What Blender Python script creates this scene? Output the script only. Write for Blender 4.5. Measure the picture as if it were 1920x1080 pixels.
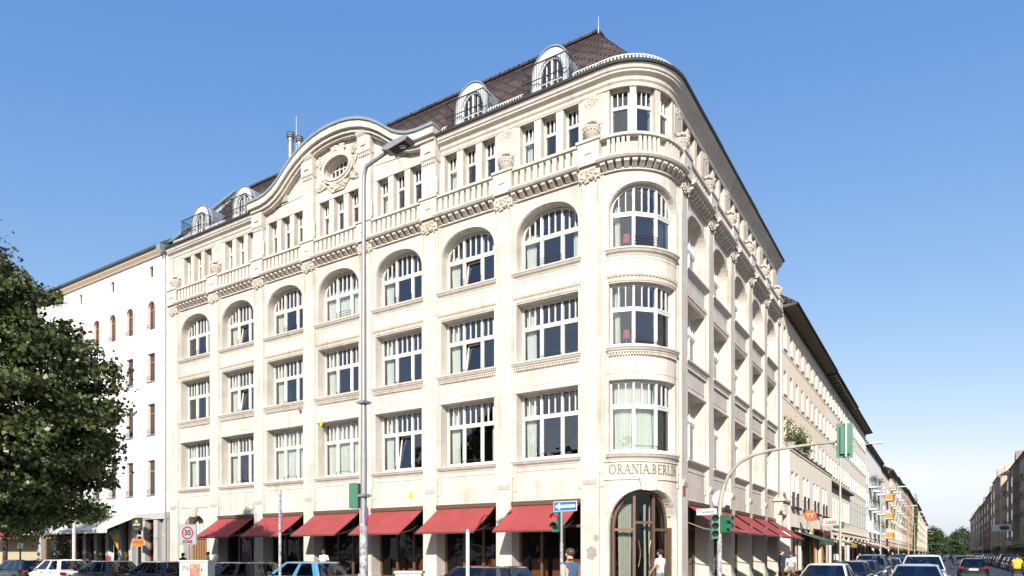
import bpy, bmesh, math, random
from mathutils import Matrix, Vector
for o in list(bpy.data.objects): bpy.data.objects.remove(o)
SC = bpy.context.scene
COL = SC.collection
R_ = math.radians
# ---------------------------------------------------------------- camera, sky, sun, exposure
CX, CY, CH = 9.515, -26.0, 1.8
FX, FY = -0.5347, 0.8450                      # viewing direction on the ground
cam = bpy.data.cameras.new('camera'); camo = bpy.data.objects.new('camera', cam); COL.objects.link(camo)
cam.lens = 24; cam.sensor_width = 36; cam.shift_y = 498/1920; cam.clip_end = 6000; cam.clip_start = 0.1
camo.location = (CX, CY, CH); camo.rotation_euler = (R_(90), 0, math.atan2(-FX, FY))
SC.camera = camo
SUN_AZ, SUN_EL = R_(23.5), R_(27.5)           # azimuth measured from -Y towards +X
sdir = Vector((math.sin(SUN_AZ)*math.cos(SUN_EL), -math.cos(SUN_AZ)*math.cos(SUN_EL), math.sin(SUN_EL)))
w = bpy.data.worlds.new('World'); SC.world = w; w.use_nodes = True
nt = w.node_tree; bgn = nt.nodes['Background']
sky = nt.nodes.new('ShaderNodeTexSky'); sky.sky_type = 'NISHITA'; sky.sun_disc = False
sky.sun_elevation = SUN_EL; sky.sun_rotation = math.pi - SUN_AZ
sky.air_density = 1.0; sky.dust_density = 1.0; sky.ozone_density = 3.0; sky.altitude = 50
sep = nt.nodes.new('ShaderNodeSeparateColor'); com = nt.nodes.new('ShaderNodeCombineColor'); nt.links.new(sky.outputs[0], sep.inputs[0])
gch = []
for ci, (kk, gg) in enumerate(((.80,1.15),(1.05,.78),(2.05,.40))):   # grade of the whole sky: softer, paler haze towards the horizon
    pw = nt.nodes.new('ShaderNodeMath'); pw.operation = 'POWER'; pw.inputs[1].default_value = gg; nt.links.new(sep.outputs[ci], pw.inputs[0])
    ml = nt.nodes.new('ShaderNodeMath'); ml.operation = 'MULTIPLY'; ml.inputs[1].default_value = kk; nt.links.new(pw.outputs[0], ml.inputs[0]); gch.append(ml)
for ci, lim in ((0,.90),(1,.96)):                                   # never warmer than white
    k1 = nt.nodes.new('ShaderNodeMath'); k1.operation = 'MULTIPLY'; k1.inputs[1].default_value = lim; nt.links.new(gch[2].outputs[0], k1.inputs[0])
    mn = nt.nodes.new('ShaderNodeMath'); mn.operation = 'MINIMUM'; nt.links.new(gch[ci].outputs[0], mn.inputs[0]); nt.links.new(k1.outputs[0], mn.inputs[1]); nt.links.new(mn.outputs[0], com.inputs[ci])
nt.links.new(gch[2].outputs[0], com.inputs[2])
nt.links.new(com.outputs[0], bgn.inputs[0]); bgn.inputs[1].default_value = 0.135
sl = bpy.data.lights.new('sun', 'SUN'); sl.energy = 4.2; sl.angle = R_(0.53); sl.color = (1.0, 0.94, 0.86)
so = bpy.data.objects.new('sun', sl); COL.objects.link(so)
so.rotation_euler = (-sdir).to_track_quat('-Z', 'Y').to_euler(); so.location = (30, -60, 60)
SC.view_settings.view_transform = 'Standard'; SC.view_settings.look = 'None'
SC.view_settings.gamma = 1; SC.view_settings.exposure = 0.78
SC.view_settings.use_curve_mapping = False
SC.render.engine = 'CYCLES'
SC.cycles.max_bounces = 8; SC.cycles.transparent_max_bounces = 16; SC.cycles.transmission_bounces = 4

# ---------------------------------------------------------------- helpers
class MB:
    def __init__(s): s.v = []; s.f = []; s.m = []; s.cur = 0; s.keep = False
    def add(s, vs, fs):
        b = len(s.v); s.v += [tuple(p) for p in vs]
        for f in fs: s.f.append(tuple(b+i for i in f)); s.m.append(s.cur)
        return s
    def box(s, x0, x1, y0, y1, z0, z1):
        return s.add([(x0,y0,z0),(x1,y0,z0),(x1,y1,z0),(x0,y1,z0),(x0,y0,z1),(x1,y0,z1),(x1,y1,z1),(x0,y1,z1)],
              [(0,3,2,1),(4,5,6,7),(0,1,5,4),(1,2,6,5),(2,3,7,6),(3,0,4,7)])
    def prism(s, poly, y0, y1):                # poly of (x,z), extruded in y
        n = len(poly)
        return s.add([(x,y0,z) for x,z in poly]+[(x,y1,z) for x,z in poly],
              [tuple(range(n)), tuple(range(2*n-1, n-1, -1))]+[(i,n+i,n+(i+1)%n,(i+1)%n) for i in range(n)])
    def prismx(s, poly, x0, x1):               # poly of (y,z), extruded in x
        n = len(poly)
        return s.add([(x0,y,z) for y,z in poly]+[(x1,y,z) for y,z in poly],
              [tuple(range(n)), tuple(range(2*n-1, n-1, -1))]+[(i,n+i,n+(i+1)%n,(i+1)%n) for i in range(n)])
    def ring(s, a, b, y0, y1):                 # band between two open polylines (x,z)
        n = len(a)
        vs = [(x,y0,z) for x,z in a]+[(x,y0,z) for x,z in b]+[(x,y1,z) for x,z in a]+[(x,y1,z) for x,z in b]
        fs = []
        for i in range(n-1):
            fs += [(i,i+1,n+i+1,n+i),(2*n+i,3*n+i,3*n+i+1,2*n+i+1),(i,2*n+i,2*n+i+1,i+1),(n+i,n+i+1,3*n+i+1,3*n+i)]
        fs += [(0,n,3*n,2*n),(n-1,3*n-1,4*n-1,2*n-1)]
        return s.add(vs, fs)
    def tube(s, pts, r, n=8, cap=True):
        pts = [Vector(p) for p in pts]; rr = r if isinstance(r, (list, tuple)) else [r]*len(pts)
        vs = []; up = None
        for i, p in enumerate(pts):
            t = (pts[min(i+1,len(pts)-1)]-pts[max(i-1,0)]).normalized()
            if up is None: up = Vector((0,0,1)) if abs(t.z) < .9 else Vector((1,0,0))
            a = t.cross(up).normalized(); b = a.cross(t).normalized(); up = b
            for k in range(n):
                q = 2*math.pi*k/n
                vs.append(p+(a*math.cos(q)+b*math.sin(q))*rr[i])
        fs = [(i*n+k, i*n+(k+1)%n, (i+1)*n+(k+1)%n, (i+1)*n+k) for i in range(len(pts)-1) for k in range(n)]
        if cap: fs += [tuple(range(n))[::-1], tuple((len(pts)-1)*n+k for k in range(n))]
        return s.add(vs, fs)
    def lathe(s, prof, n=16, c=(0,0,0)):
        vs = [(c[0]+r*math.cos(2*math.pi*k/n), c[1]+r*math.sin(2*math.pi*k/n), c[2]+z) for r,z in prof for k in range(n)]
        fs = [(i*n+k, i*n+(k+1)%n, (i+1)*n+(k+1)%n, (i+1)*n+k) for i in range(len(prof)-1) for k in range(n)]
        fs += [tuple(range(n))[::-1], tuple((len(prof)-1)*n+k for k in range(n))]
        return s.add(vs, fs)
    def blob(s, c, rx, ry, rz, n=6, m=4):
        vs = [(c[0],c[1],c[2]-rz)]
        for i in range(1, m):
            a = -math.pi/2+math.pi*i/m
            for k in range(n):
                q = 2*math.pi*k/n
                vs.append((c[0]+rx*math.cos(a)*math.cos(q), c[1]+ry*math.cos(a)*math.sin(q), c[2]+rz*math.sin(a)))
        vs.append((c[0],c[1],c[2]+rz)); t = len(vs)-1
        fs = [(0, 1+(k+1)%n, 1+k) for k in range(n)]
        fs += [(1+(i*n)+k, 1+i*n+(k+1)%n, 1+(i+1)*n+(k+1)%n, 1+(i+1)*n+k) for i in range(m-2) for k in range(n)]
        fs += [(t, 1+(m-2)*n+k, 1+(m-2)*n+(k+1)%n) for k in range(n)]
        return s.add(vs, fs)
    def quad(s, a, b, c, d): return s.add([a,b,c,d], [(0,1,2,3)])
    def sweep(s, path, prof, closed=True):     # path: (x,y,nx,ny); prof: (out,z)
        n = len(prof)
        vs = [(x+nx*d, y+ny*d, z) for x,y,nx,ny in path for d,z in prof]
        fs = [(i*n+k, (i+1)*n+k, (i+1)*n+(k+1)%n, i*n+(k+1)%n) for i in range(len(path)-1) for k in range(n if closed else n-1)]
        if closed: fs += [tuple(range(n)), tuple((len(path)-1)*n+k for k in range(n))[::-1]]
        return s.add(vs, fs)
    def join(s, o, f=lambda p: p):
        b = len(s.v); s.v += [f(p) for p in o.v]
        for q, m in zip(o.f, o.m): s.f.append(tuple(b+i for i in q)); s.m.append(m)
        return s
    def mesh(s, name, mats, smooth=False, cuts=None, bend=None):
        me = bpy.data.meshes.new(name); me.from_pydata(s.v, [], s.f)
        me.polygons.foreach_set('material_index', s.m)
        bm = bmesh.new(); bm.from_mesh(me)
        if cuts:
            for x in cuts:
                bmesh.ops.bisect_plane(bm, geom=bm.verts[:]+bm.edges[:]+bm.faces[:], plane_co=(x,0,0), plane_no=(1,0,0))
        if bend:
            for v in bm.verts: v.co = bend(v.co)
        if not s.keep: bmesh.ops.recalc_face_normals(bm, faces=bm.faces)
        bm.to_mesh(me); bm.free()
        for m in (mats if isinstance(mats, (list, tuple)) else [mats]): me.materials.append(m)
        if smooth:
            me.polygons.foreach_set('use_smooth', [True]*len(me.polygons))
            try: me.set_sharp_from_angle(angle=R_(40))
            except Exception: pass
        return me

def link(name, me, parent=None, mtx=None, loc=None, rotz=0, sx=1):
    o = bpy.data.objects.new(name, me); COL.objects.link(o)
    if parent: o.parent = parent
    if mtx is not None: o.matrix_basis = mtx
    elif loc is not None:
        o.location = loc; o.rotation_euler = (0,0,rotz); o.scale = (sx,1,1)
    return o
def thing(name, label, cat, loc=(0,0,0), rotz=0, group=None):
    o = bpy.data.objects.new(name, None); COL.objects.link(o)
    o.location = loc; o.rotation_euler = (0,0,rotz); o.empty_display_size = .2
    return tag(o, label, cat, group)
def tag(o, label, cat, group=None):
    o['label'] = label; o['category'] = cat
    if group: o['group'] = group
    return o
def structure(name, me, **k):
    o = link(name, me, **k); o['kind'] = 'structure'; return o
def tree_copy(o, parent=None):
    c = o.copy(); COL.objects.link(c)
    if parent: c.parent = parent
    for ch in list(o.children): tree_copy(ch, c)
    return c
def ground_at(px, dep):                        # ground point seen at picture column px and distance dep
    lat = (px-960)/1280*dep
    return (CX+FX*dep+FY*lat, CY+FY*dep-FX*lat)

# ---------------------------------------------------------------- materials
MATS = {}
def nd(nt, t, **k):
    n = nt.nodes.new(t)
    for a, b in k.items(): setattr(n, a, b)
    return n
def mat(name, col, rough=.6, metal=0, var=.0, vscale=3, bump=0, bscale=40, spec=.5, stretch=None, dark=None, coat=0, emit=0):
    if name in MATS: return MATS[name]
    m = bpy.data.materials.new(name); m.use_nodes = True; nt = m.node_tree; p = nt.nodes['Principled BSDF']
    p.inputs['Base Color'].default_value = (*col, 1); p.inputs['Roughness'].default_value = rough
    p.inputs['Metallic'].default_value = metal; p.inputs['Specular IOR Level'].default_value = spec
    if coat: p.inputs['Coat Weight'].default_value = coat; p.inputs['Coat Roughness'].default_value = .03
    if emit: p.inputs['Emission Color'].default_value = (*col,1); p.inputs['Emission Strength'].default_value = emit
    if var or bump:
        g = nd(nt, 'ShaderNodeNewGeometry'); mp = nd(nt, 'ShaderNodeMapping')
        nt.links.new(g.outputs['Position'], mp.inputs[0])
        if stretch: mp.inputs['Scale'].default_value = stretch
    if var:
        n = nd(nt, 'ShaderNodeTexNoise'); n.inputs['Scale'].default_value = vscale; n.inputs['Detail'].default_value = 6
        n.inputs['Roughness'].default_value = .65
        nt.links.new(mp.outputs[0], n.inputs['Vector'])
        r = nd(nt, 'ShaderNodeValToRGB'); r.color_ramp.elements[0].position = .3; r.color_ramp.elements[1].position = .7
        d = dark or tuple(c*(1-var) for c in col)
        r.color_ramp.elements[0].color = (*d, 1); r.color_ramp.elements[1].color = (*[min(1,c*(1+var*.35)) for c in col], 1)
        nt.links.new(n.outputs[0], r.inputs[0]); nt.links.new(r.outputs[0], p.inputs['Base Color'])
    if bump:
        n2 = nd(nt, 'ShaderNodeTexNoise'); n2.inputs['Scale'].default_value = bscale; n2.inputs['Detail'].default_value = 4
        nt.links.new(g.outputs['Position'], n2.inputs['Vector'])
        b = nd(nt, 'ShaderNodeBump'); b.inputs['Strength'].default_value = bump; b.inputs['Distance'].default_value = .02
        nt.links.new(n2.outputs[0], b.inputs['Height']); nt.links.new(b.outputs[0], p.inputs['Normal'])
    MATS[name] = m; return m

def masonry(name, col, bw=1.1, bh=.48, joint=.88, grime=.55, gcol=(.33,.27,.2), rough=.85, xonly=False):
    m = bpy.data.materials.new(name); m.use_nodes = True; nt = m.node_tree; p = nt.nodes['Principled BSDF']; L = nt.links.new
    p.inputs['Roughness'].default_value = rough; p.inputs['Specular IOR Level'].default_value = .25
    g = nd(nt, 'ShaderNodeNewGeometry'); sp = nd(nt, 'ShaderNodeSeparateXYZ'); L(g.outputs['Position'], sp.inputs[0])
    ad = nd(nt, 'ShaderNodeMath', operation='ADD'); L(sp.outputs[0], ad.inputs[0])
    if xonly: ad.inputs[1].default_value = 0
    else: L(sp.outputs[1], ad.inputs[1])
    cb = nd(nt, 'ShaderNodeCombineXYZ'); L(ad.outputs[0], cb.inputs[0]); L(sp.outputs[2], cb.inputs[1])
    br = nd(nt, 'ShaderNodeTexBrick'); br.inputs['Scale'].default_value = 1; br.inputs['Brick Width'].default_value = bw
    br.inputs['Row Height'].default_value = bh; br.inputs['Mortar Size'].default_value = .008; br.inputs['Mortar Smooth'].default_value = .3
    br.inputs['Color1'].default_value = (*[c*1.04 for c in col],1); br.inputs['Color2'].default_value = (*[c*.95 for c in col],1)
    br.inputs['Mortar'].default_value = (*[c*joint for c in col],1); br.inputs['Bias'].default_value = 0
    L(cb.outputs[0], br.inputs['Vector'])
    # blotches and rain streaks
    n1 = nd(nt, 'ShaderNodeTexNoise'); n1.inputs['Scale'].default_value = .55; n1.inputs['Detail'].default_value = 8; n1.inputs['Roughness'].default_value = .7
    L(g.outputs['Position'], n1.inputs['Vector'])
    mp = nd(nt, 'ShaderNodeMapping'); mp.inputs['Scale'].default_value = (3.2,3.2,.22); L(g.outputs['Position'], mp.inputs[0])
    n2 = nd(nt, 'ShaderNodeTexNoise'); n2.inputs['Scale'].default_value = 1; n2.inputs['Detail'].default_value = 7; L(mp.outputs[0], n2.inputs['Vector'])
    mu = nd(nt, 'ShaderNodeMath', operation='MULTIPLY'); L(n1.outputs[0], mu.inputs[0]); L(n2.outputs[0], mu.inputs[1])
    rp = nd(nt, 'ShaderNodeMapRange'); rp.inputs[1].default_value = .24; rp.inputs[2].default_value = .46; rp.inputs[3].default_value = 0; rp.inputs[4].default_value = grime
    L(mu.outputs[0], rp.inputs[0])
    mx = nd(nt, 'ShaderNodeMix', data_type='RGBA'); L(rp.outputs[0], mx.inputs['Factor']); L(br.outputs['Color'], mx.inputs['A'])
    mx.inputs['B'].default_value = (*gcol,1); L(mx.outputs['Result'], p.inputs['Base Color'])
    n3 = nd(nt, 'ShaderNodeTexNoise'); n3.inputs['Scale'].default_value = 22; n3.inputs['Detail'].default_value = 5; L(g.outputs['Position'], n3.inputs['Vector'])
    b = nd(nt, 'ShaderNodeBump'); b.inputs['Strength'].default_value = .12; b.inputs['Distance'].default_value = .02; L(n3.outputs[0], b.inputs['Height'])
    b2 = nd(nt, 'ShaderNodeBump', invert=True); b2.inputs['Strength'].default_value = .25; b2.inputs['Distance'].default_value = .01
    L(br.outputs['Fac'], b2.inputs['Height']); L(b.outputs[0], b2.inputs['Normal']); L(b2.outputs[0], p.inputs['Normal'])
    MATS[name] = m; return m

def glass(name, tint=(.75,.78,.8), refl=.11, ior=1.5, wave=.05):
    m = bpy.data.materials.new(name); m.use_nodes = True; nt = m.node_tree; nt.nodes.remove(nt.nodes['Principled BSDF']); L = nt.links.new
    out = nt.nodes['Material Output']
    t = nd(nt, 'ShaderNodeBsdfTransparent'); t.inputs[0].default_value = (*tint,1)
    gl = nd(nt, 'ShaderNodeBsdfGlossy'); gl.inputs['Roughness'].default_value = .0; gl.inputs['Color'].default_value = (.95,.97,1,1)
    fr = nd(nt, 'ShaderNodeFresnel'); fr.inputs['IOR'].default_value = ior
    ad = nd(nt, 'ShaderNodeMath', operation='ADD', use_clamp=True); L(fr.outputs[0], ad.inputs[0]); ad.inputs[1].default_value = refl
    if wave:
        g = nd(nt, 'ShaderNodeNewGeometry'); n = nd(nt, 'ShaderNodeTexNoise'); n.inputs['Scale'].default_value = 1.7; n.inputs['Detail'].default_value = 1
        L(g.outputs['Position'], n.inputs['Vector']); b = nd(nt, 'ShaderNodeBump'); b.inputs['Strength'].default_value = wave; b.inputs['Distance'].default_value = .3
        L(n.outputs[0], b.inputs['Height']); L(b.outputs[0], gl.inputs['Normal'])
    mx = nd(nt, 'ShaderNodeMixShader'); L(ad.outputs[0], mx.inputs[0]); L(t.outputs[0], mx.inputs[1]); L(gl.outputs[0], mx.inputs[2])
    L(mx.outputs[0], out.inputs['Surface']); MATS[name] = m; return m

def leafmat(name, c1, c2, trans=.35):
    m = bpy.data.materials.new(name); m.use_nodes = True; nt = m.node_tree; p = nt.nodes['Principled BSDF']; L = nt.links.new
    g = nd(nt, 'ShaderNodeNewGeometry'); n = nd(nt, 'ShaderNodeTexNoise'); n.inputs['Scale'].default_value = 1.4; n.inputs['Detail'].default_value = 5
    L(g.outputs['Position'], n.inputs['Vector'])
    r = nd(nt, 'ShaderNodeValToRGB'); r.color_ramp.elements[0].color = (*c1,1); r.color_ramp.elements[1].color = (*c2,1)
    r.color_ramp.elements[0].position = .35; r.color_ramp.elements[1].position = .68
    L(n.outputs[0], r.inputs[0]); L(r.outputs[0], p.inputs['Base Color']); p.inputs['Roughness'].default_value = .42
    tr = nd(nt, 'ShaderNodeBsdfTranslucent'); L(r.outputs[0], tr.inputs[0])
    mx = nd(nt, 'ShaderNodeMixShader'); mx.inputs[0].default_value = trans
    L(p.outputs[0], mx.inputs[1]); L(tr.outputs[0], mx.inputs[2]); L(mx.outputs[0], nt.nodes['Material Output'].inputs['Surface'])
    MATS[name] = m; return m

STONE = masonry('limestone', (.555,.512,.45), joint=.80, grime=.68)
STONE2 = masonry('carved_limestone', (.53,.475,.40), bw=9, bh=9, joint=1, grime=.7)
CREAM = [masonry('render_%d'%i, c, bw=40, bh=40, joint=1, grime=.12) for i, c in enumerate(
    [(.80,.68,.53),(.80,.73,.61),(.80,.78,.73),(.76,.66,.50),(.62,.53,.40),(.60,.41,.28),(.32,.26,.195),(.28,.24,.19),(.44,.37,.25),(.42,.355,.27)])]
WHITEP = mat('white_render', (.80,.79,.77), .9, var=.06, vscale=.8, bump=.1)
FRAME = mat('window_paint', (.70,.68,.63), .45, var=.05)
GLASS = glass('window_glass')
SHOPGLASS = glass('shop_glass', (.55,.56,.56), .0, 1.45)
CURT = mat('curtain_cloth', (.74,.77,.67), .95, var=.08, vscale=6)
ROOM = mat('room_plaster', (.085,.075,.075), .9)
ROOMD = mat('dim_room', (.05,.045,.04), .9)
BRONZE = mat('bronze_frame', (.16,.10,.06), .4, .3, var=.2)
DARKM = mat('dark_iron', (.03,.03,.032), .5, .4)
ZINC = mat('zinc_sheet', (.36,.40,.40), .45, .5, var=.2, vscale=2)
ZINCD = mat('dark_gutter', (.035,.037,.038), .75, 0, var=.2)
COPPER = mat('green_copper', (.22,.30,.28), .6, .2, var=.25)
PALEZ = mat('pale_painted_zinc', (.55,.59,.58), .5, .1, var=.1, vscale=2)
AWN = mat('red_canvas', (.32,.052,.050), .9, var=.22, vscale=1.1, bump=.1)
TILE0 = mat('brown_roof_tile', (.072,.045,.040), .8, var=.45, vscale=5, bump=.3, bscale=30)
TILE = masonry('roof_tiles', (.074,.054,.048), bw=.62, bh=5.72/19, joint=.22, grime=.5, gcol=(.05,.04,.035), xonly=True)
for k_, v_ in (('Mortar Size',.05),('Color1',(.105,.077,.068,1)),('Color2',(.052,.038,.035,1))): TILE.node_tree.nodes['Brick Texture'].inputs[k_].default_value = v_
RAILP = mat('grey_rail_paint', (.62,.62,.60), .5)
STEEL = mat('galvanised_steel', (.30,.305,.30), .5, .35, var=.15, vscale=4)
# ---------------------------------------------------------------- ground, roads, pavements
ASPH = mat('asphalt', (.055,.055,.058), .85, var=.3, vscale=1.2, bump=.3, bscale=60)
PAVE = mat('paving', (.26,.245,.225), .9, var=.25, vscale=2.5, bump=.3, bscale=8)
KERB = mat('granite_kerb', (.32,.31,.30), .8, var=.25, vscale=9, bump=.2)
LINE = mat('road_paint', (.72,.72,.70), .7, var=.15, vscale=8)
b = MB(); b.quad((-2500,-2500,0),(2500,-2500,0),(2500,3500,0),(-2500,3500,0))
structure('ground', b.mesh('ground', mat('city_ground', (.13,.12,.10), .95, var=.3, vscale=.05)))
b = MB(); b.quad((4.2,-40,.004),(16.6,-40,.004),(16.6,900,.004),(4.2,900,.004)); structure('road', b.mesh('road', ASPH))
b = MB(); b.quad((-200,-12.5,.008),(4.2,-12.5,.008),(4.2,-7.4,.008),(-200,-7.4,.008)); structure('road', b.mesh('road', ASPH))
def pavement(poly, kerbs):
    b = MB(); n = len(poly); b.add([(x,y,.0) for x,y in poly]+[(x,y,.12) for x,y in poly], [tuple(range(n,2*n))]+[(i,(i+1)%n,n+(i+1)%n,n+i) for i in range(n)])
    structure('pavement', b.mesh('pavement', PAVE))
    for (x0,y0,x1,y1) in kerbs:
        b = MB(); b.box(x0,x1,y0,y1,.012,.135); structure('kerb', b.mesh('kerb', KERB))
arc = [(4.0-2.5+2.5*math.sin(a), -7.2+2.5-2.5*math.cos(a)) for a in [R_(t) for t in range(0,91,15)]]
pavement([(-200,.0),(-200,-7.2)]+arc+[(4.0,900),(-.0,900),(-.0,2.0),(-2,.0)], [(-200,1.5,-7.4,-7.21),(4.01,4.2,-4.7,900)])
pavement([(16.8,-40),(22.4,-40),(22.4,900),(16.8,900)], [(16.6,16.79,-40,900)])
pavement([(-200,-60),(4.0,-60),(4.0,-12.7),(-200,-12.7)], [(-200,4.0,-12.69,-12.5)])
b = MB()
for i in range(60): b.box(10.33,10.45,10+i*9,13.5+i*9,.0085,.010)
structure('lane_marking', b.mesh('lane_marking', LINE))

# ---------------------------------------------------------------- the corner hotel
PB, RB = 4.306, 4.0                 # bay pitch on the plaza front and on the street front
S0 = 3.07                           # first pier from the corner
RC = 2.45; CC = (-RC, RC); AH = RC*math.pi/4
HW = 1.53
hotel = thing('corner_hotel_building', 'cream stone five-storey corner building with rounded corner, red awnings and brown tiled roof', 'building')
def bend(co):
    x, y, z = co
    if x > AH: return Vector((CC[0]+(RC-y), CC[1]+(x-AH), z))
    if x < -AH: return Vector((CC[0]+(x+AH), CC[1]-(RC-y), z))
    t = math.pi/4+x/RC; return Vector((CC[0]+(RC-y)*math.sin(t), CC[1]-(RC-y)*math.cos(t), z))
CUTS = [-AH+2*AH*i/14 for i in range(15)]
LEFT = [((-(S0+PB*(k+.5)),0,0), 0, 1) for k in range(7)]
RIGHT = [((0,S0+RB*(k+.5),0), math.pi/2, RB/PB) for k in range(5)]
BAYS = LEFT+RIGHT
LP = [((-(S0+PB*k),0,0), 0, 1) for k in range(8)]
RP = [((0,S0+RB*k,0), math.pi/2, 1) for k in range(6)]
def place(name, me, spots, parent=hotel):
    return [link(name, me, parent, loc=l, rotz=r, sx=s) for l, r, s in spots]
rnd = random.Random(7)
def carve(b, cx, cz, w, h, n, y=0., dep=.07, seed=1, s=.07):
    r = random.Random(seed); n = int(n*1.8); s *= .72; dep *= .7
    for i in range(n):
        x = r.uniform(-w,w); z = r.uniform(-h,h)
        if (x/w)**2+(z/h)**2 > 1.15: continue
        q = s*r.uniform(.6,1.3); b.blob((cx+x, y, cz+z), q*r.uniform(.7,1.4), dep*r.uniform(.7,1.2), q*r.uniform(.7,1.3))
def archz(x, hw, zs, zt): return zs+(zt-zs)*max(0, 1-min(1,abs(x/hw))**2.3)**.5
def archline(hw, zs, zt, z0, n=18):
    pts = [(-hw,z0)]
    for i in range(n+1):
        a = math.pi*(1-i/n); x = hw*math.cos(a); pts.append((x, archz(x,hw,zs,zt)))
    return pts+[(hw,z0)]

# walls of one bay --------------------------------------------------------------------------
def spandrel(z0, z1, hw, kind):
    b = MB(); b.box(-hw,hw,.15,.9,z0,z1)
    w = hw-.12
    if kind != 'lintel':
        for q in ((-w,w,z1-.42,z1-.40),(-w,w,z0+.26,z0+.28)): b.box(q[0],q[1],.135,.16,q[2],q[3])
        for x in (-w,w-.02): b.box(x,x+.02,.135,.16,z0+.28,z1-.42)
    else:
        b.box(-w,w,.125,.16,z1-.5,z1-.46); b.box(-hw,hw,.10,.16,z0,z0+.05)
    return b
def sill(z, hw):
    b = MB(); b.prismx([(-.05,z-.07),(-.05,z),(.62,z+.03),(.62,z-.3),(.14,z-.3),(.10,z-.22),(.02,z-.16),(-.02,z-.09)], -hw-.02, hw+.02); return b
def dentils(z0, z1, hw, step=.115, y=.06):
    b = MB(); n = int(2*hw/step); st = 2*hw/n
    for i in range(n): b.box(-hw+st*i+.02, -hw+st*(i+1)-.025, y, .16, z0, z1)
    b.box(-hw,hw,y-.02,.16,z1,z1+.04); return b
def hood(z, hw):
    b = MB(); b.prismx([(.05,z+.34),(.05,z+.3),(.10,z+.2),(.12,z+.06),(.2,z),(.2,z+.34)], -hw, hw)
    n = int(2*hw/.16); st = 2*hw/n
    for i in range(n): b.blob((-hw+st*(i+.5), .07, z+.25), .05,.04,.035, 6, 4)
    return b
def archwall(hwb, hw, z0, zs, zt, z1):
    b = MB(); a = archline(hw, zs, zt, z0)
    b.prism([(-hwb,z0)]+a+[(hwb,z0),(hwb,z1),(-hwb,z1)], .15, .9)
    o = archline(hw+.14, zs, zt+.14, z0); o2 = archline(hw+.03, zs, zt+.03, z0)
    b.ring(o, o2, .10, .15); b.ring(archline(hw+.2,zs,zt+.2,z0), o, .125, .15); return b
def topwall(hwb):
    b = MB()
    b.box(-hwb,hwb,.3,.9,21.24,21.75)
    for x in (-.555,.555): 
        b.prism([(x-.18,19.06),(x+.18,19.06),(x+.18,21.24),(x-.18,21.24)], .3, .8)
    for s in (-1,1): b.box(min(s*1.48,s*hwb),max(s*1.48,s*hwb),.3,.9,18.4,21.24)
    b.box(-1.48,1.48,.3,.9,18.4,19.06)
    b.box(-1.6,1.6,.27,.3,21.24,21.12)
    return b
HB = PB/2-.42
spans = [('wall_panel', spandrel(4.14,5.97,HB,'lintel')),('wall_panel', spandrel(9.0,10.37,HB,'mid')),('wall_panel', spandrel(13.02,14.42,HB,'mid')),
         ('arched_wall', archwall(HB,HW,14.42,16.0,17.12,17.62)),('top_wall', topwall(PB/2))]
decor = [('sill', sill(5.97,HB)),('sill', sill(10.37,HB)),('sill', sill(14.42,HB)),('dentil_band', dentils(10.0,10.12,HB)),
         ('window_hood', hood(13.02,HB)),('lintel_moulding', MB().prismx([(.08,9.0),(.08,9.06),(.15,9.14),(.15,9.0)],-HB,HB))]
for n, bb in spans+decor:
    me = bb.mesh(n, STONE if n not in ('dentil_band','window_hood') else STONE2)
    if n == 'top_wall':
        place(n, me, [BAYS[i] for i in (0,1,5,6,7,8,9,10,11)])
        for i in (2,3,4):
            l, r, s = BAYS[i]; link(n, me, hotel, loc=(l[0],-.12,0), rotz=0)
    elif n == 'wall_panel' and bb.v[0][2] == 4.14: place(n, me, [BAYS[i] for i in range(12) if i != 6])
    else: place(n, me, BAYS)
# leftmost bay: portal wall with arched opening
b = MB(); a = archline(1.25, 2.9, 4.25, .1)
b.prism([(-HB,.1)]+a+[(HB,.1),(HB,5.97),(-HB,5.97)], .15, .9)
b.ring(archline(1.42,2.9,4.42,.1), archline(1.28,2.9,4.28,.1), .09, .15)
b.box(-HB+.12,HB-.12,.125,.16,5.47,5.51); b.box(-HB,HB,.1,.16,4.75,4.80)
link('portal_wall', b.mesh('portal_wall', STONE), hotel, loc=LEFT[6][0])
b = MB(); b.prism([(-.2,4.15),(.2,4.15),(.28,4.72),(-.28,4.72)], -.02,.15); carve(b,0,4.45,.2,.25,14,-.03,.05,4)
link('keystone', b.mesh('keystone', STONE2, True), hotel, loc=LEFT[6][0])
WOOD = mat('oak_door', (.30,.16,.07), .55, var=.3, vscale=6, stretch=(4,4,.5))
b = MB(); b.prism(archline(1.25,2.9,4.25,.1), .74,.80)
d = link('portal_door', b.mesh('portal_door', WOOD), hotel, loc=LEFT[6][0])
b = MB()
for i in range(9): b.box(-1.15+i*.27,-1.0+i*.27,.66,.74,.2,2.7)
b.box(-1.25,1.25,.64,.74,2.75,2.9)
link('door_plank_panel', b.mesh('door_plank', WOOD), d)
b = MB()
for i in range(6): b.prism([(-1.02+i*.35,2.98),(-.75+i*.35,2.98),(-.75+i*.35,archz(-.75+i*.35,1.12,2.9,4.12)),(-1.02+i*.35,archz(-1.02+i*.35,1.12,2.9,4.12))], .69,.735)
link('fanlight_pane', b.mesh('fanlight', mat('pale_fanlight', (.55,.58,.58), .1)), d)

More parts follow.
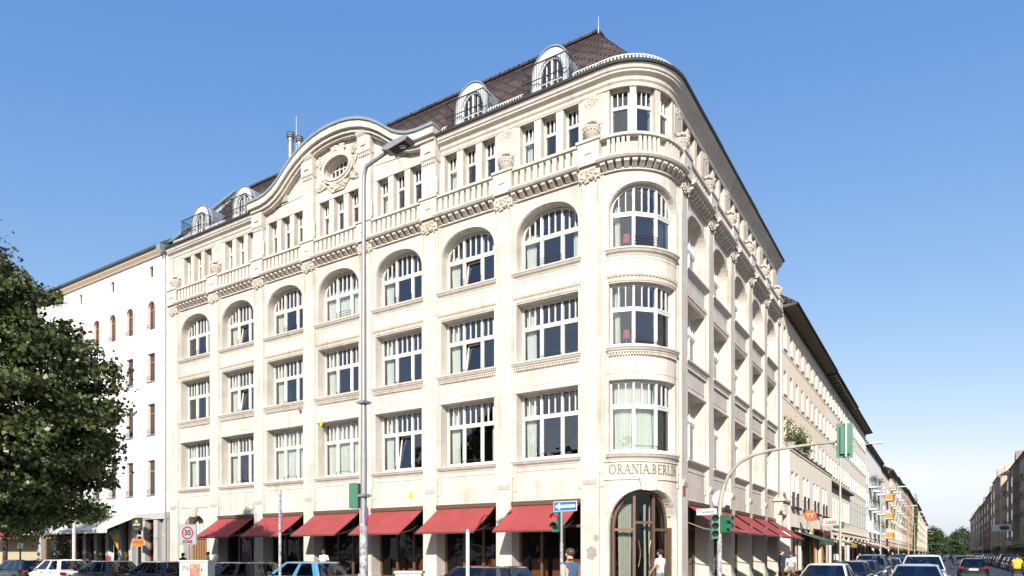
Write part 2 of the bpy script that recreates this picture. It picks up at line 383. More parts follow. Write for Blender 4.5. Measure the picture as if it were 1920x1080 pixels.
# piers --------------------------------------------------------------------------------------
b = MB(); b.box(-.42,.42,0,.9,.1,17.5); b.box(-.47,.47,-.05,.9,.1,.75)
for s in (-1,1): b.box(min(s*.42,s*.60),max(s*.42,s*.60),.11,.9,4.6,17.62); b.box(min(s*.42,s*.47),max(s*.42,s*.47),.05,.11,5.2,17.55)
b.box(-.42,.42,.12,.95,17.5,18.1)
pier_me = b.mesh('pier', STONE)
b = MB(); b.prismx([(-.09,4.98),(-.09,4.9),(-.03,4.72),(0,4.7),(0,5.0)], -.3,.3); blk_me = b.mesh('pier_block', STONE)
b = MB(); b.prism([(-.46,17.5),(.46,17.5),(.54,17.95),(.54,18.05),(-.54,18.05),(-.54,17.95)], -.08,.3)
carve(b,0,17.72,.42,.2,40,-.1,.07,3); carve(b,0,17.5,.44,.09,16,-.06,.06,8)
for s in (-1,1):
    for i in range(9): b.blob((s*.36, .0, 17.35-.1*i), .05-.003*i,.045,.055-.002*i)
cap_me = b.mesh('capital', STONE2, True)
b = MB(); b.box(-.50,.50,-.16,.9,18.05,19.02); b.box(-.56,.56,-.22,.9,19.02,19.13); b.box(-.56,.56,-.2,.3,18.05,18.16)
b.box(-.16,.16,-.20,-.15,18.52,18.58)
ped_me = b.mesh('pedestal', STONE)
allp = LP+RP
place('pier', pier_me, allp); place('pier_block', blk_me, allp); place('capital', cap_me, allp); place('pedestal', ped_me, allp)
# top-floor relief panels and stone flower urns
b = MB(); b.box(-.5,.5,.275,.31,19.9,21.3); carve(b,0,20.95,.34,.2,26,.27,.045,5)
rel_me = b.mesh('relief_panel', STONE2, True)
b = MB(); b.lathe([(.20,19.13),(.22,19.2),(.16,19.25),(.30,19.38),(.40,19.55),(.43,19.68),(.46,19.72),(.44,19.78),(.3,19.8)], 18)
r2 = random.Random(2)
for i in range(40):
    a = r2.uniform(0,6.28); q = r2.uniform(0,.42); b.blob((q*math.cos(a), q*math.sin(a), 19.82+.28*(1-(q/.45)**2)+r2.uniform(-.03,.05)), .09,.09,.08)
for i in range(16): b.blob((.41*math.cos(i*.3927),.41*math.sin(i*.3927),19.6),.055,.055,.05)
urn_me = b.mesh('urn', STONE2, True)
upos = [LP[i] for i in (0,1,6,7)]+RP
place('relief_panel', rel_me, upos)
for (l,r,s) in upos: link('urn', urn_me, hotel, mtx=Matrix.Translation((l[0], .18, 0) if r == 0 else (-.18, l[1], 0)) @ Matrix.Translation((0,0,19.13)) @ Matrix.Diagonal((.88,.88,.92,1)) @ Matrix.Translation((0,0,-19.13)))

# balustrade, modillions, ledges --------------------------------------------------------------
b = MB(); b.box(-HB+.02,HB-.02,.14,.3,18.2,18.95); b.box(-HB+.02,HB-.02,-.08,.3,18.18,18.30); b.box(-HB+.02,HB-.02,-.14,.3,18.95,19.06)
b.box(-HB+.02,HB-.02,-.06,.3,18.90,18.95)
bal_me = b.mesh('balustrade', STONE)
b = MB(); b.box(-.10,.10,-.06,.14,18.30,18.90); rib_me = b.mesh('baluster', STONE)
b = MB(); b.prismx([(.15,17.66),(.02,17.68),(-.12,17.78),(-.22,17.84),(-.22,17.97),(.15,17.97)], -.095,.095); mod_me = b.mesh('modillion', STONE)
b = MB(); b.box(-HB,HB,.05,.9,17.62,17.68); b.prismx([(-.30,17.97),(-.36,18.04),(-.36,18.12),(-.28,18.17),(.9,18.17),(.9,17.68),(.12,17.68),(.12,17.97)], -HB,HB); led_me = b.mesh('bracket_cornice', STONE)
for l, r, s in BAYS:
    bo = link('balustrade', bal_me, hotel, loc=l, rotz=r, sx=s)
    for i in range(10): link('baluster', rib_me, bo, loc=(-HB+.26+i*(2*HB-.52)/9,0,0))
    lo = link('bracket_cornice', led_me, hotel, loc=l, rotz=r, sx=s)
    for i in range(9): link('modillion', mod_me, lo, loc=(-HB+.2+i*(2*HB-.4)/8,0,0))

# windows --------------------------------------------------------------------------------------
def window_parts(hw, z0, z1, zt, arch=None, yf=.6):
    top = (lambda x: archz(x,hw,arch,z1)) if arch else (lambda x: z1)
    toph = (lambda x: archz(x,hw-.08,arch,z1-.08)) if arch else (lambda x: z1-.08)
    f = MB(); y0, y1 = yf, yf+.12
    if arch: f.ring(archline(hw,arch,z1,z0), archline(hw-.075,arch,z1-.075,z0), y0, y1)
    else:
        f.box(-hw,-hw+.075,y0,y1,z0,z1); f.box(hw-.075,hw,y0,y1,z0,z1); f.box(-hw+.09,hw-.09,y0,y1,z1-.09,z1)
    f.box(-hw+.09,hw-.09,y0-.02,y1,z0,z0+.1); f.box(-hw+.09,hw-.09,y0-.015,y1-.005,zt-.06,zt+.07); f.box(-hw+.09,hw-.09,y0-.04,y0-.015,zt+.0,zt+.05)
    m = hw*.345
    for x in (-m,m): f.prism([(x-.05,z0+.1),(x+.05,z0+.1),(x+.05,top(x+.05)-.03),(x-.05,top(x-.05)-.03)], y0-.022, y1-.01)
    xs = [(-hw+.075,-m-.05),(-m+.05,m-.05),(m+.05,hw-.075)]
    panes = []
    for a, c in xs:
        f.box(a,a+.03,y0+.012,y1-.02,z0+.1,zt-.06); f.box(c-.03,c,y0+.012,y1-.02,z0+.1,zt-.06)     # sash stiles
        f.box(a+.045,c-.045,y0+.012,y1-.02,z0+.1,z0+.15); f.box(a+.045,c-.045,y0+.012,y1-.02,zt-.11,zt-.06)
        panes.append([(a+.04,z0+.14),(c-.04,z0+.14),(c-.04,zt-.1),(a+.04,zt-.1)])
        w3 = (c-a)/3
        for i in range(3):
            p, q = a+w3*i, a+w3*(i+1)
            if i: 
                zt2 = toph(p); 
                if zt2 > zt+.1: f.box(p-.019,p+.019,y0+.01,y1-.03,zt+.07,zt2)
            panes.append([(p,zt+.06)]+[(q,zt+.06)]+[(q-(q-p)*k/3, max(zt+.061,toph(q-(q-p)*k/3)+.02)) for k in range(4)])
    return f, panes
def pane_mb(poly, y): 
    ar = sum(a[0]*c[1]-c[0]*a[1] for a, c in zip(poly, poly[1:]+poly[:1]))
    if ar < 0: poly = poly[::-1]
    b = MB(); b.keep = True; b.add([(x,y,z) for x,z in poly], [tuple(range(len(poly)))]); return b
def curtain_mb(x0, x1, z0, z1, y=.85, amp=.05, wl=.14):
    b = MB(); n = max(8, int((x1-x0)/.03)); vs = []
    for i in range(n+1):
        x = x0+(x1-x0)*i/n; k = math.sin(2*math.pi*(x-x0)/wl+.6*math.sin(x*9))
        for j in range(7): 
            t = j/6; pin = 1-.0*t
            vs.append((x+.02*math.sin(4*t+x*3), y+amp*k*(1-.3*t)+.01*math.sin(7*t+x*5), z0+(z1-z0)*t))
    b.add(vs, [(i*7+j,(i+1)*7+j,(i+1)*7+j+1,i*7+j+1) for i in range(n) for j in range(6)]); return b
def rail_mb(hw, z0, h, n, y=.54):
    b = MB(); m = hw*.345
    for i in range(n): b.tube([(-m,y,z0+.1+h*(i+1)/n),(m,y,z0+.1+h*(i+1)/n)], .011, 6)
    for x in (-m,m): b.tube([(x,y,z0+.05),(x,y,z0+.1+h)], .012, 6)
    return b
STY = [(HW,6.0,9.0,7.95,None,.18,1),(HW,10.40,13.02,12.0,None,.18,2),(HW,14.45,17.1,15.95,16.0,.46,4)]
wmeshes = []
for hw,z0,z1,zt,ar,rh,rn in STY:
    f, panes = window_parts(hw,z0,z1,zt,ar)
    allb = MB(); allb.keep = True
    for p in panes: allb.join(pane_mb(p,.66))
    wmeshes.append((f.mesh('window', FRAME), [pane_mb(p,.66).mesh('pane', GLASS) for p in panes], allb.mesh('panes', GLASS), rail_mb(hw,z0,rh,rn).mesh('guard_rail', DARKM)))
cl = []; cf = []; cr = []; sashes = []
for hw,z0,z1,zt,ar,rh,rn in STY:
    w_, h_ = hw*.345-.07, zt-.08-z0-.12; b = MB(); b.box(-w_,-w_+.06,0,.06,0,h_); b.box(w_-.06,w_,0,.06,0,h_); b.box(-w_+.06,w_-.06,0,.06,0,.06); b.box(-w_+.06,w_-.06,0,.06,h_-.06,h_)
    sashes.append((b.mesh('tilted_sash', FRAME), pane_mb([(-w_+.05,.05),(w_-.05,.05),(w_-.05,h_-.05),(-w_+.05,h_-.05)],.03).mesh('pane', GLASS)))
for hw,z0,z1,zt,ar,rh,rn in STY:
    zz = (z1 if not ar else 16.3)
    cl.append(curtain_mb(-hw+.12,-hw+.62,z0+.05,zz).mesh('curtain', CURT, True))
    cr.append(curtain_mb(hw-.55,hw-.12,z0+.05,zz).mesh('curtain', CURT, True))
    cf.append(curtain_mb(-hw+.1,hw-.1,z0+.05,zz,amp=.07,wl=.19).mesh('curtain', CURT, True))
def curtains(bay, fl):
    if bay < 7:
        if fl == 0 and bay in (3,4): return [cf[0]]
        if fl == 2 and bay == 3: return [cf[2]]
        if (bay,fl) in ((1,0),(0,2)): return [cl[fl], cr[fl]]
        if (bay,fl) in ((6,1),(6,2)): return []
        return [cl[fl]]
    return [cl[fl], cr[fl]] if bay % 2 else [cl[fl]]
for i, (l,r,s) in enumerate(BAYS):
    for fl in range(3):
        fm, pm, am, rm = wmeshes[fl]
        wo = link('window', fm, hotel, loc=l, rotz=r, sx=s)
        tilt = (i,fl) in ((1,1),(1,2),(5,1),(5,2),(2,0))
        if i < 9: 
            for pi, p in enumerate(pm):
                if not (tilt and pi == 4): link('pane', p, wo)
            if tilt:
                hw_,z0_,_,zt_ = STY[fl][:4]; so_ = link('tilted_sash', sashes[fl][0], wo, mtx=Matrix.Translation((0,.64,z0_+.12)) @ Matrix.Rotation(R_(-9),4,'X')); link('pane', sashes[fl][1], so_)
        else: link('pane', am, wo)
        link('guard_rail', rm, wo)
        for c in curtains(i, fl): link('curtain', c, wo)
# narrow top-floor windows, three to a bay
def small_window(hw=.37, z0=19.06, z1=21.24, zt=20.42, y=.62):
    f = MB(); f.box(-hw,-hw+.075,y,y+.1,z0,z1); f.box(hw-.075,hw,y,y+.1,z0,z1); f.box(-hw+.075,hw-.075,y,y+.1,z1-.13,z1)
    f.box(-hw+.075,hw-.075,y,y+.1,z0,z0+.08); f.box(-hw+.075,hw-.075,y-.02,y+.09,zt-.05,zt+.07)
    a, c = -hw+.075, hw-.075; w3 = (c-a)/3
    ps = [[(a,z0+.08),(c,z0+.08),(c,zt-.05),(a,zt-.05)]]
    for i in range(3):
        if i: f.box(a+w3*i-.02,a+w3*i+.02,y+.01,y+.08,zt+.07,z1-.13)
    ps.append([(a,zt+.07),(c,zt+.07),(c,z1-.13),(a,z1-.13)])
    return f, ps
f, ps = small_window(); sw_f = f.mesh('window', FRAME); sw_p = [pane_mb(p,.67).mesh('pane', GLASS) for p in ps]
sw_c = curtain_mb(-.28,.0,19.1,20.9,.82).mesh('curtain', CURT, True)
for i, (l,r,s) in enumerate(BAYS):
    for j, x in enumerate((-1.11,0,1.11)):
        dy = -.12 if i in (2,3,4) else 0
        mt = Matrix.Translation(l) @ Matrix.Rotation(r,4,'Z') @ Matrix.Translation((x*s,dy,0)) @ Matrix.Diagonal((s,1,1,1))
        wo = link('window', sw_f, hotel, mtx=mt)
        for p in sw_p: link('pane', p, wo)
        if j == 0: link('curtain', sw_c, wo)

# rounded corner bay ---------------------------------------------------------------------------
HC = AH+.2; HWC = 1.74; CCUT = [-HWC*.345, HWC*.345]
def cpart(name, bb, m=STONE, smooth=False, cuts=CUTS): return link(name, bb.mesh(name, m, smooth, cuts, bend), hotel)
cpart('wall_panel', spandrel(9.0,10.37,HC,'mid')); cpart('wall_panel', spandrel(13.02,14.42,HC,'mid'))
cpart('arched_wall', archwall(HC,HWC,14.42,16.0,17.12,17.62))
b = MB()
for z0, z1 in ((5.97,9.0),(10.37,13.02)):
    for s in (-1,1): b.box(min(s*HWC,s*HC),max(s*HWC,s*HC),.15,.9,z0,z1)
cpart('jamb_wall', b)
for z in (5.97,10.37,14.42): cpart('sill', sill(z,HC-.35))
cpart('dentil_band', dentils(10.0,10.12,HC-.4), STONE2); cpart('window_hood', hood(13.02,HC-.35), STONE2)
b = MB(); a = archline(1.72, 2.9, 4.45, .1)
b.prism([(-HC,.1)]+a+[(HC,.1),(HC,5.97),(-HC,5.97)], .15, .9)
b.ring(archline(1.88,2.9,4.62,.1), archline(1.75,2.9,4.48,.1), .08, .15)
b.box(-HC+.1,HC-.1,.10,.16,4.86,4.92); b.box(-HC+.1,HC-.1,.10,.16,5.60,5.65)
cpart('entrance_wall', b)
b = MB(); b.prism([(-.3,4.42),(.3,4.42),(.42,4.95),(-.42,4.95)], .0,.15); b.prism([(-.12,4.4),(.12,4.4),(.16,4.9),(-.16,4.9)], -.06,.0); cpart('keystone', b)
b = MB(); b.box(-HC,HC,.05,.9,17.62,17.68); b.prismx([(-.30,17.97),(-.36,18.04),(-.36,18.12),(-.28,18.17),(.9,18.17),(.9,17.68),(.12,17.68),(.12,17.97)], -HC,HC); lo = cpart('bracket_cornice', b)
for i in range(13):
    x = -HC+.25+i*(2*HC-.5)/12; b = MB(); b.prismx([(.15,17.66),(.02,17.68),(-.12,17.78),(-.22,17.84),(-.22,17.97),(.15,17.97)], x-.1,x+.1)
    link('modillion', b.mesh('modillion', STONE, bend=bend), lo)
b = MB(); b.box(-HC,HC,.14,.3,18.2,18.95); b.box(-HC,HC,-.08,.3,18.18,18.30); b.box(-HC,HC,-.14,.3,18.95,19.06); bo = cpart('balustrade', b)
for g in (-1,0,1):
    for i in range(5):
        x = g*1.28-.4+i*.2; b = MB(); b.box(x-.06,x+.06,-.06,.14,18.30,18.95); link('baluster', b.mesh('baluster', STONE, bend=bend), bo)
b = MB(); b.box(-HC-.5,HC+.5,.3,.9,21.28,21.75); b.box(-HC-.5,HC+.5,.3,.9,18.4,18.96)
for x in (-.64,.64): b.box(x-.15,x+.15,.3,.85,18.96,21.28)
for s in (-1,1): b.box(min(s*1.77,s*(HC+.5)),max(s*1.77,s*(HC+.5)),.3,.9,18.96,21.28)
b.box(-1.85,1.85,.27,.3,21.28,21.33)
cpart('top_wall', b)
for (z0,z1,zt,ar,rh,rn) in [s[1:] for s in STY]:
    f, panes = window_parts(HWC,z0,z1,zt,ar,.36)
    wo = cpart('window', f, FRAME, cuts=CCUT)
    for p in panes: link('pane', pane_mb(p,.42).mesh('pane', GLASS, bend=bend), wo)
    link('guard_rail', rail_mb(HWC,z0,rh,rn,.30).mesh('guard_rail', DARKM, bend=bend), wo)
    rngs = [(-1.6,-1.3),(.75,1.6)] if z0 > 8 else [(-1.62,-.66),(-.55,.55),(.66,1.62)]
    for x0,x1 in rngs: link('curtain', curtain_mb(x0,x1,z0+.05,z1-(.7 if ar else 0),.68).mesh('curtain', CURT, True, bend=bend), wo)
for x in (-1.28,0,1.28):
    f, ps = small_window(.48, 18.96, 21.28, 20.45, y=.52); wo = link('window', f.mesh('window', FRAME, bend=lambda c, x=x: bend((c[0]+x,c[1],c[2]))), hotel)
    for p in ps: link('pane', pane_mb(p,.57).mesh('pane', GLASS, bend=lambda c, x=x: bend((c[0]+x,c[1],c[2]))), wo)
# corner entrance: bronze frame, glass and curtains
f = MB(); yf = .5
f.ring(archline(1.72,2.9,4.45,.1), archline(1.58,2.9,4.32,.1), yf, yf+.16); f.ring(archline(1.8,2.9,4.53,.1), archline(1.72,2.9,4.45,.1), .3, .5)
for x in (-.55,.55): f.box(x-.07,x+.07,yf-.03,yf+.14,.1,archz(x,1.72,2.9,4.45)-.05)
f.box(-1.58,-.62,yf-.02,yf+.12,2.75,2.86); f.box(.62,1.58,yf-.02,yf+.12,2.75,2.86); f.box(-.48,.48,yf-.02,yf+.12,3.05,3.16); f.box(-1.58,1.58,yf,yf+.12,.1,.3)
ent = cpart('entrance_door', f, BRONZE, cuts=[-.55,.55])
for a, c in ((-1.6,-.5),(-.5,.5),(.5,1.6)):
    p = [(a,.2),(c,.2)]+[(c-(c-a)*k/6, archz(c-(c-a)*k/6,1.66,2.9,4.4)) for k in range(7)]
    link('pane', pane_mb(p,yf+.07).mesh('pane', SHOPGLASS, bend=bend), ent)
for a, c in ((-1.5,-.62),(.3,.5),(.72,1.2)): link('curtain', curtain_mb(a,c,.2,3.9,.95).mesh('curtain', CURT, True, bend=bend), ent)
link('curtain', curtain_mb(1.2,1.45,.2,3.6,.95).mesh('curtain', mat('red_curtain',(.32,.03,.03),.9), True, bend=bend), ent)
for a in (-.34,.34):
    b = MB(); b.tube([(a-.0+.1*(1 if a<0 else -1)*math.sin(math.pi*t/8), .45, 1.25+1.1*t/8) for t in range(9)], .022, 8); link('door_handle', b.mesh('door_handle', mat('brass',(.6,.45,.2),.3,.9), True, bend=bend), ent)
# inscription
def letter(ch):
    b = MB(); H = .40; t = .05; y0, y1 = .118, .15
    def st(x0,z0,x1,z1,w=t):
        dx, dz = x1-x0, z1-z0; L = math.hypot(dx,dz); nx, nz = -dz/L*w/2, dx/L*w/2
        b.prism([(x0+nx,z0+nz),(x1+nx,z1+nz),(x1-nx,z1-nz),(x0-nx,z0-nz)], y0, y1)
    def sf(x,z,w=.13): b.box(x-w/2,x+w/2,y0+.003,y1-.002,z-.011,z+.011)
    def bowl(cx,cz,rx,rz,a0,a1):
        n = 14; o = [(cx+rx*math.cos(R_(a0+(a1-a0)*i/n)), cz+rz*math.sin(R_(a0+(a1-a0)*i/n))) for i in range(n+1)]
        q = [(cx+(rx-.045)*math.cos(R_(a0+(a1-a0)*i/n)), cz+(rz-.022)*math.sin(R_(a0+(a1-a0)*i/n))) for i in range(n+1)]
        b.ring(o,q,y0+.001,y1)
    if ch == 'O': bowl(.19,H/2,.19,H/2+.005,0,360); return b,.38
    if ch == 'I': st(.06,0,.06,H); sf(.06,.01); sf(.06,H-.01); return b,.12
    if ch == 'A': st(.17,H,.03,0,.028); st(.17,H,.31,0,.055); b.box(.08,.26,y0+.003,y1,.12,.145); sf(.03,.01,.1); sf(.31,.01,.12); return b,.34
    if ch == 'N': st(.05,0,.05,H,.03); st(.29,0,.29,H,.03); st(.05,H,.29,0,.055); sf(.05,.01); sf(.03,H-.01,.1); sf(.29,H-.01); return b,.34
    if ch == 'R': st(.06,0,.06,H); bowl(.07,H*.74,.17,H*.26,-90,90); st(.13,H*.5,.28,0,.05); sf(.06,.01); sf(.04,H-.01,.1); sf(.28,.01,.1); return b,.3
    if ch == 'B': st(.06,0,.06,H); bowl(.07,H*.75,.15,H*.25,-90,90); bowl(.07,H*.26,.18,H*.26,-90,90); sf(.04,.01,.1); sf(.04,H-.01,.1); return b,.28
    if ch == 'E': st(.06,0,.06,H); b.box(.08,.25,y0+.004,y1,0,.025); b.box(.08,.25,y0+.004,y1,H-.025,H); b.box(.08,.2,y0+.004,y1,H/2,H/2+.025); b.box(.235,.25,y0+.002,y1,0,.08); b.box(.235,.25,y0+.002,y1,H-.08,H); return b,.27
    if ch == 'L': st(.06,0,.06,H); b.box(.08,.25,y0+.004,y1,0,.025); b.box(.235,.25,y0+.002,y1,0,.09); sf(.06,H-.01); return b,.27
    b.box(.0,.055,y0,y1,0,.055); return b,.06
LETM = mat('incised_letter', (.20,.17,.12), .8)
gl = [letter(c) for c in 'ORANIA.BERLIN']; tot = sum(a for _, a in gl)+.055*(len(gl)-1); k = 3.5/tot; x = -1.72
for bb, a in gl:
    link('letter', MB().join(bb, lambda p, x=x: (p[0]*k+x, p[1], p[2]+5.10)).mesh('letter', LETM, cuts=[CUTS[i]+.0013 for i in range(15)], bend=bend), hotel); x += (a+.055)*k

# ground-floor shopfronts and awnings ----------------------------------------------------------
b = MB(); hw = HB
for x in (-hw,-.62,.5,hw-.12): b.box(x,x+.12,.66,.8,.1,4.1)
for z in (.12,.55,2.95,4.0): b.box(-hw+.12,hw-.12,.68,.78,z,z+.12)
shop_me = b.mesh('shopfront', BRONZE)
sp = []
for x0,x1 in ((-hw+.12,-.62),(-.5,.5),(.62,hw-.12)):
    for z0,z1 in ((.67,2.95),(3.07,4.0)): sp.append(pane_mb([(x0,z0),(x1,z0),(x1,z1),(x0,z1)],.73).mesh('pane', SHOPGLASS))
b = MB(); nx_, ny_ = 24, 8
def awp(i, j, d): 
    x = -1.66+3.32*i/nx_; t = j/ny_; sag = .035*math.sin(math.pi*t)+.012*math.sin(math.pi*t)*math.sin(x*5.3+1)+.012*t*(1-math.cos(math.pi*x/1.11))*.5
    return (x, -.005-1.645*t, 3.93-1.13*t-sag-d)
for d in (0,.02):
    b.add([awp(i,j,d) for i in range(nx_+1) for j in range(ny_+1)], [(i*(ny_+1)+j,(i+1)*(ny_+1)+j,(i+1)*(ny_+1)+j+1,i*(ny_+1)+j+1) for i in range(nx_) for j in range(ny_)])
for i in range(nx_): b.add([awp(i,ny_,0),awp(i+1,ny_,0),awp(i+1,ny_,.02),awp(i,ny_,.02)],[(0,1,2,3)])
for k in (0,nx_): b.add([awp(k,j,0) for j in range(ny_+1)]+[awp(k,j,.02) for j in range(ny_+1)], [(j,j+1,ny_+2+j,ny_+1+j) for j in range(ny_)])
aw_me = b.mesh('awning', AWN, True)
b = MB(); b.box(-1.66,1.66,-1.69,-1.63,2.70,2.772); bar_me = b.mesh('front_bar', mat('awning_bar',(.10,.05,.045),.5))
b = MB(); b.tube([(0,.14,3.2),(0,-.6,2.9),(0,-1.6,2.74)], .025, 8); arm_me = b.mesh('folding_arm', mat('awning_arm',(.25,.2,.16),.5,.3))
b = MB(); b.box(-hw+.0,hw,-.06,.66,3.95,4.135); box_me = b.mesh('awning_box', BRONZE)
b = MB(); b.add([(s*.008, -.005-1.63*j/8, 3.9335-1.12*j/8-.035*math.sin(math.pi*j/8)) for j in range(9) for s in (-1,1)], [(2*j,2*j+1,2*j+3,2*j+2) for j in range(8)])
seam_me = b.mesh('seam', mat('awning_seam',(.42,.09,.085),.9))
for i, (l,r,s) in enumerate(BAYS):
    if i == 6: continue
    o = link('shopfront', shop_me, hotel, loc=l, rotz=r, sx=s)
    for p in sp: link('pane', p, o)
    link('awning_box', box_me, hotel, loc=l, rotz=r, sx=s)
    a = link('awning', aw_me, hotel, loc=l, rotz=r, sx=s)
    link('front_bar', bar_me, a); [link('seam', seam_me, a, loc=(x,0,0)) for x in (-.55,.55)]
    for x in (-1.3,1.3): link('folding_arm', arm_me, a, loc=(x,0,0))

# main cornice, gutter, gable ------------------------------------------------------------------
def wallpath(q, u0, u1, v1, narc=12):         # path inset q behind the facade plane: left run from u0 to u1(=None for through the corner to v1)
    p = [(-u0,q,0,-1)]
    if u1 is not None: return p+[(-u1,q,0,-1)]
    for i in range(narc+1):
        t = math.pi/2*i/narc; r = max(RC-q, 0)
        c = CC if q < RC else (-q, q)
        p.append((c[0]+r*math.sin(t), c[1]-r*math.cos(t), math.sin(t), -math.cos(t)))
    return p+[(-q,v1,1,0)]
cprof = [(0,21.38),(.05,21.38),(.08,21.52),(.14,21.58),(.17,21.70),(.33,21.80),(.35,21.87),(.40,21.90),(.44,22.02),(.48,22.04),(.48,22.13),(-.6,22.13),(-.6,21.75),(0,21.75)]
gprof = [(.485,22.05),(.55,22.07),(.57,22.17),(.53,22.18),(.50,22.16),(-.2,22.20),(-.2,22.134),(.485,22.134)]
GU0, GU1 = 11.15, 25.1
for u0,u1,v in ((34.0,GU1,0),(GU1,None,0),):
    pass
cprof = [(a,z-(.2 if z > 21.3 else 0)) for a,z in cprof]; gprof = [(a,z-.2) for a,z in gprof]
for nm, pr, mm in (('cornice', cprof, STONE),('gutter', gprof, ZINCD)):
    for u0,u1,v in ((33.95,GU1,0),(GU0,None,23.75)):
        b = MB(); b.sweep(wallpath(.3,u0,u1,v), pr); link(nm, b.mesh(nm, mm), hotel)
GC = S0+PB*3.5                                 # gable centre
gp = [(0,24.58),(.7,24.55),(1.4,24.44),(2.1,24.24),(2.8,23.93),(3.4,23.56),(3.9,23.18),(4.35,22.84),(4.8,22.60),(5.3,22.42),(5.9,22.33),(6.98,22.32)]
prof = [(-x,z) for x,z in gp[::-1]]+gp[1:]
def dn(k): return [(x,z-k) for x,z in prof]
G = (-GC,0,0)
b = MB(); b.ring(prof, dn(.34), -.42,.9); b.ring([(x*.985,z) for x,z in dn(.343)], [(x*.985,z) for x,z in dn(.52)], -.26,.88); b.ring([(x*.98,z) for x,z in dn(.523)], [(x*.98,z) for x,z in dn(.64)], -.12,.85); link('gable_cornice', b.mesh('gable_cornice', STONE), hotel, loc=G)
b = MB(); b.ring([(x*1.004,z+.14) for x,z in prof], [(x*1.004,z+.004) for x,z in prof], -.5,.95); link('gable_coping', b.mesh('gable_coping', ZINC), hotel, loc=G)
def oval(rx, rz, a0, a1, n=16): return [(rx*math.cos(R_(a0+(a1-a0)*i/n)), OZ+rz*math.sin(R_(a0+(a1-a0)*i/n))) for i in range(n+1)]
OZ = 22.62; low = dn(.6)
b = MB()
for s in (-1,1):
    pr = [(x,z) for x,z in low if x*s >= 0]; pr = pr if s > 0 else pr[::-1]      # from centre outwards
    ov = oval(.95,.58,-90,90); ov = [(s*x,z) for x,z in ov]
    b.prism([(0,21.75)]+[(s*6.75,21.75)]+[(s*6.75,pr[-1][1])]+pr[::-1][1:]+ov[::-1], .18, .9)
link('gable_wall', b.mesh('gable_wall', STONE), hotel, loc=G)
b = MB(); b.ring(oval(1.22,.84,0,360,40), oval(.97,.60,0,360,40), .02,.18); b.ring(oval(1.08,.70,0,360,40), oval(.95,.58,0,360,40), -.04,.02)
ow = link('oval_window', b.mesh('oval_window', STONE, True), hotel, loc=G)
b = MB(); b.ring(oval(.95,.58,0,360,32), oval(.87,.50,0,360,32), .5,.6)
for x in (-.6,-.3,0,.3,.6): h = .56*math.sqrt(1-(x/.95)**2); b.box(x-.025,x+.025,.51,.58,OZ-h,OZ+h)
for z in (-.2,.18): h = .93*math.sqrt(1-(z/.58)**2); b.box(-h,h,.505,.575,OZ+z-.02,OZ+z+.02)
link('frame', b.mesh('frame', FRAME), ow); link('pane', pane_mb(oval(.93,.56,0,360,32)[:-1],.56).mesh('pane', GLASS), ow)
b = MB(); b.prism([(-.5,23.35),(.5,23.35),(.3,23.9),(-.3,23.9)],.1,.18); carve(b,0,23.62,.55,.28,50,.1,.1,11,.1); link('cartouche_crest', b.mesh('cartouche_crest', STONE2, True), hotel, loc=G)
b = MB(); b.prism([(-.9,21.85),(-.45,21.4),(.45,21.4),(.9,21.85)],.1,.18); carve(b,0,21.75,.6,.26,46,.08,.1,12,.1)
for s in (-1,1): carve(b,s*1.35,21.95,.45,.22,40,.12,.08,17+s,.09)
link('cartouche_base', b.mesh('cartouche_base', STONE2, True), hotel, loc=G)
for s in (-1,1):
    b = MB(); carve(b,s*1.35,23.3,.35,.25,30,.12,.08,13+s,.09); b.tube([(s*(1.3+.12*math.sin(t*.9)), .12, 23.15-t*.14) for t in range(8)], .05, 6); link('scroll_relief', b.mesh('scroll_relief', STONE2, True), hotel, loc=G)
for s in (-1,1):
    b = MB(); b.box(s*4.3-.22,s*4.3+.22,.08,.18,21.98,22.42); carve(b,s*4.3,22.2,.2,.2,22,.06,.07,21+s,.07); link('mask_relief', b.mesh('mask_relief', STONE2, True), hotel, loc=G)
    b = MB(); pts = [(s*(3.1+.25*i), min(dn(.95)[0][1]+9, 23.15-.13*i-.02*i*i)) for i in range(3)]
    b.tube([(s*3.0,.17,22.1),(s*3.0,.17,22.95),(s*3.5,.17,22.7)], .025, 6); b.tube([(s*5.0,.17,21.75),(s*5.35,.17,21.8),(s*5.9,.17,21.66)], .025, 6); link('panel_moulding', b.mesh('panel_moulding', STONE), hotel, loc=G)
for i, s in enumerate((-1.5,-.5,.5,1.5)):
    x = s*PB; zt = 23.62 if abs(s) < 1 else 21.88
    b = MB(); b.box(x-.42,x+.42,-.06,.5,19.13,zt-.05); b.prismx([(-.06,zt-1.0),(-.16,zt-.9),(-.16,zt-.1),(-.24,zt),(-.3,zt+.12),(.3,zt+.12),(.3,zt-1.0)], x-.46,x+.46)
    b.box(x-.17,x+.17,-.22,-.15,zt-.62,zt-.2)
    for j in range(6): b.box(x-.4+j*.14,x-.32+j*.14,-.13,-.05,zt-1.12,zt-.98)
    for q in (-1,1): b.tube([(x+q*.43, .0, 19.3+.16*t+.0) for t in range(6)], .055, 6)
    link('pilaster', b.mesh('pilaster', STONE), hotel, loc=G)
b = MB()
for s in (-1,1): b.box(min(s*6.5,s*6.95),max(s*6.5,s*6.95),.16,.9,21.6,22.1)
link('gable_shoulder', b.mesh('gable_shoulder', STONE), hotel, loc=G)

